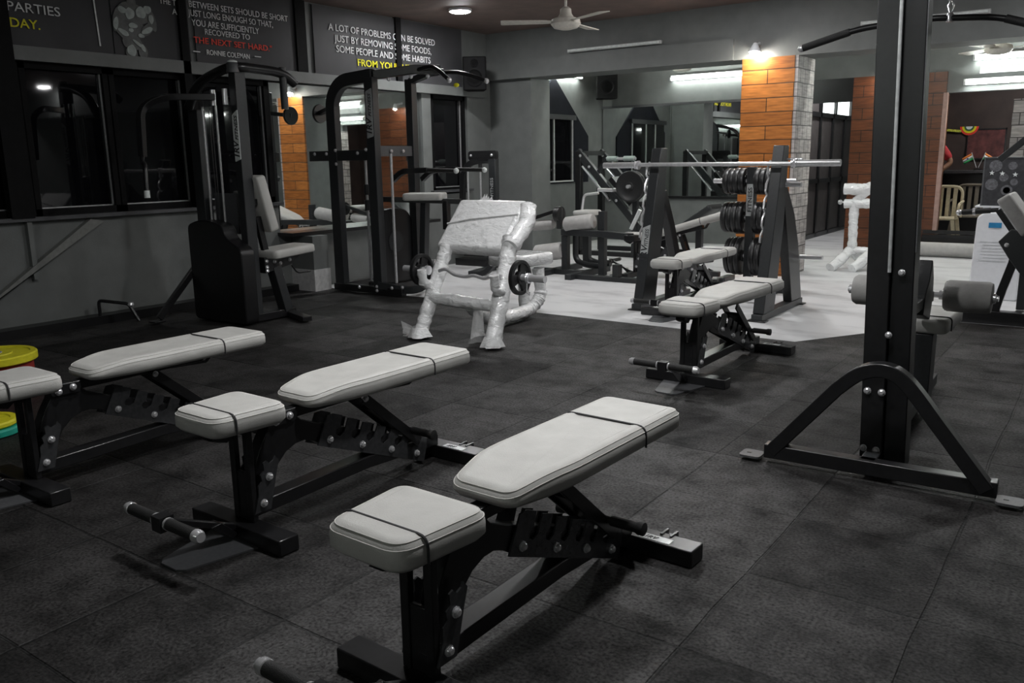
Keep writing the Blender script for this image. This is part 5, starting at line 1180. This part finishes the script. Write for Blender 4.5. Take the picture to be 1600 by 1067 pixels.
px_, py_, pz_ = el.x-.36, 13.75, zc
t = thing('person', 'person in a red shirt, hand on hip, mostly hidden by the wood wall', 'person', (px_, py_, pz_))
V = lambda x, y, z: (px_+x, py_+y, pz_+z)
J = {'pelvis': (V(0, 0, .94), (.15, .11)), 'belly': (V(0, 0, 1.08), (.14, .10)), 'chest': (V(0, 0, 1.28), (.155, .11)), 'collar': (V(0, .01, 1.43), (.09, .07)), 'neck': (V(0, 0, 1.50), .055),
     'jaw': (V(0, -.02, 1.57), (.07, .075)), 'brow': (V(0, -.005, 1.67), (.078, .095)), 'crown': (V(0, 0, 1.745), (.06, .07))}
E_ = [('pelvis', 'belly'), ('belly', 'chest'), ('chest', 'collar'), ('collar', 'neck'), ('neck', 'jaw'), ('jaw', 'brow'), ('brow', 'crown')]
for s, n_ in ((-1, 'r'), (1, 'l')):
    J.update({n_+'sh': (V(s*.185, .01, 1.40), .062), n_+'el': (V(s*.34, .03, 1.16) if s > 0 else V(-.25, .03, 1.12), .045), n_+'wr': (V(s*.19, -.06, 1.02) if s > 0 else V(-.26, -.06, .88), .03), n_+'pa': (V(s*.15, -.09, 1.0) if s > 0 else V(-.265, -.08, .80), (.04, .02))})
    E_ += [('collar', n_+'sh'), (n_+'sh', n_+'el'), (n_+'el', n_+'wr'), (n_+'wr', n_+'pa')]
    pa = Vector(J[n_+'pa'][0]); dr = (pa-Vector(J[n_+'wr'][0])).normalized()
    for k in range(4):
        a = pa+dr*.035+Vector((0, (k-1.5)*.02, .0)); L_ = (.06, .07, .066, .05)[k]
        J[f'{n_}f{k}a'] = (tuple(a), .0095); J[f'{n_}f{k}b'] = (tuple(a+dr*L_*.5+Vector((0, 0, -.008))), .009); J[f'{n_}f{k}c'] = (tuple(a+dr*L_+Vector((-s*.005, 0, -.022))), .0075)
        E_ += [(n_+'pa', f'{n_}f{k}a'), (f'{n_}f{k}a', f'{n_}f{k}b'), (f'{n_}f{k}b', f'{n_}f{k}c')]
    J[n_+'ta'] = (tuple(pa+Vector((0, -.045, .0))), .011); J[n_+'tb'] = (tuple(pa+Vector((0, -.065, .0))+dr*.035), .009); E_ += [(n_+'pa', n_+'ta'), (n_+'ta', n_+'tb')]
    J.update({n_+'hip': (V(s*.09, 0, .88), .095), n_+'kn': (V(s*.10, -.01, .49), .062), n_+'an': (V(s*.105, .02, .09), .04), n_+'to': (V(s*.115, -.13, .035), (.04, .028))})
    E_ += [('pelvis', n_+'hip'), (n_+'hip', n_+'kn'), (n_+'kn', n_+'an'), (n_+'an', n_+'to')]
skinned('body', J, E_, SKIN, t, 'pelvis')
SJ = {k: (J[k][0], tuple(q*1.14 for q in (J[k][1] if isinstance(J[k][1], tuple) else (J[k][1],)*2))) for k in ('pelvis', 'belly', 'chest', 'collar', 'rsh', 'lsh')}
for n_ in 'rl': SJ[n_+'sl'] = (tuple(Vector(J[n_+'sh'][0])*.12+Vector(J[n_+'el'][0])*.88), .066)
skinned('shirt', SJ, [('pelvis', 'belly'), ('belly', 'chest'), ('chest', 'collar'), ('collar', 'rsh'), ('collar', 'lsh'), ('rsh', 'rsl'), ('lsh', 'lsl')], SHIRT, t, 'pelvis')
TJ = {k: (J[k][0], tuple(q*1.16 for q in (J[k][1] if isinstance(J[k][1], tuple) else (J[k][1],)*2))) for k in ('pelvis', 'rhip', 'lhip', 'rkn', 'lkn')}
for n_ in 'rl': TJ[n_+'cf'] = (tuple(Vector(J[n_+'an'][0])+Vector((0, 0, .02))), .06)
skinned('trousers', TJ, [('pelvis', 'rhip'), ('pelvis', 'lhip'), ('rhip', 'rkn'), ('lhip', 'lkn'), ('rkn', 'rcf'), ('lkn', 'lcf')], TROUS, t, 'pelvis')
hr = MB().sphere(V(0, .015, 1.70), .10, 18, (.9, 1.05, .95)); hr.v = [Vector((v.x, v.y if v.y > py_-.06 or v.z > pz_+1.72 else py_-.05, max(v.z, pz_+1.60))) for v in hr.v]
obj('hair', hr, HAIR, t)
for s in (-1, 1):
    obj('eye', MB().sphere(V(s*.032, -.098, 1.655), .012, 10), BRIGHTLABEL, t); obj('ear', MB().sphere(V(s*.083, 0, 1.64), .03, 10, (.35, .7, 1)), SKIN, t)
    obj('shoe', MB().sphere(V(s*.11, -.06, .045), .06, 14, (.8, 2.1, .72)), SHOE, t)
obj('nose', MB().prism([(-.016, 0), (.016, 0), (.006, .055), (-.006, .055)], V(0, -.10, 1.60), (1, 0, 0), (0, 0, 1), (0, 1, 0), .04), SKIN, t, bevel=.006)
obj('mouth', MB().box(V(0, -.093, 1.575), (.045, .012, .010)), mat('lips', (.25, .09, .08), .5), t, bevel=.003)
for o in list(bpy.data.objects):
    if '_o' in o: del o['_o']
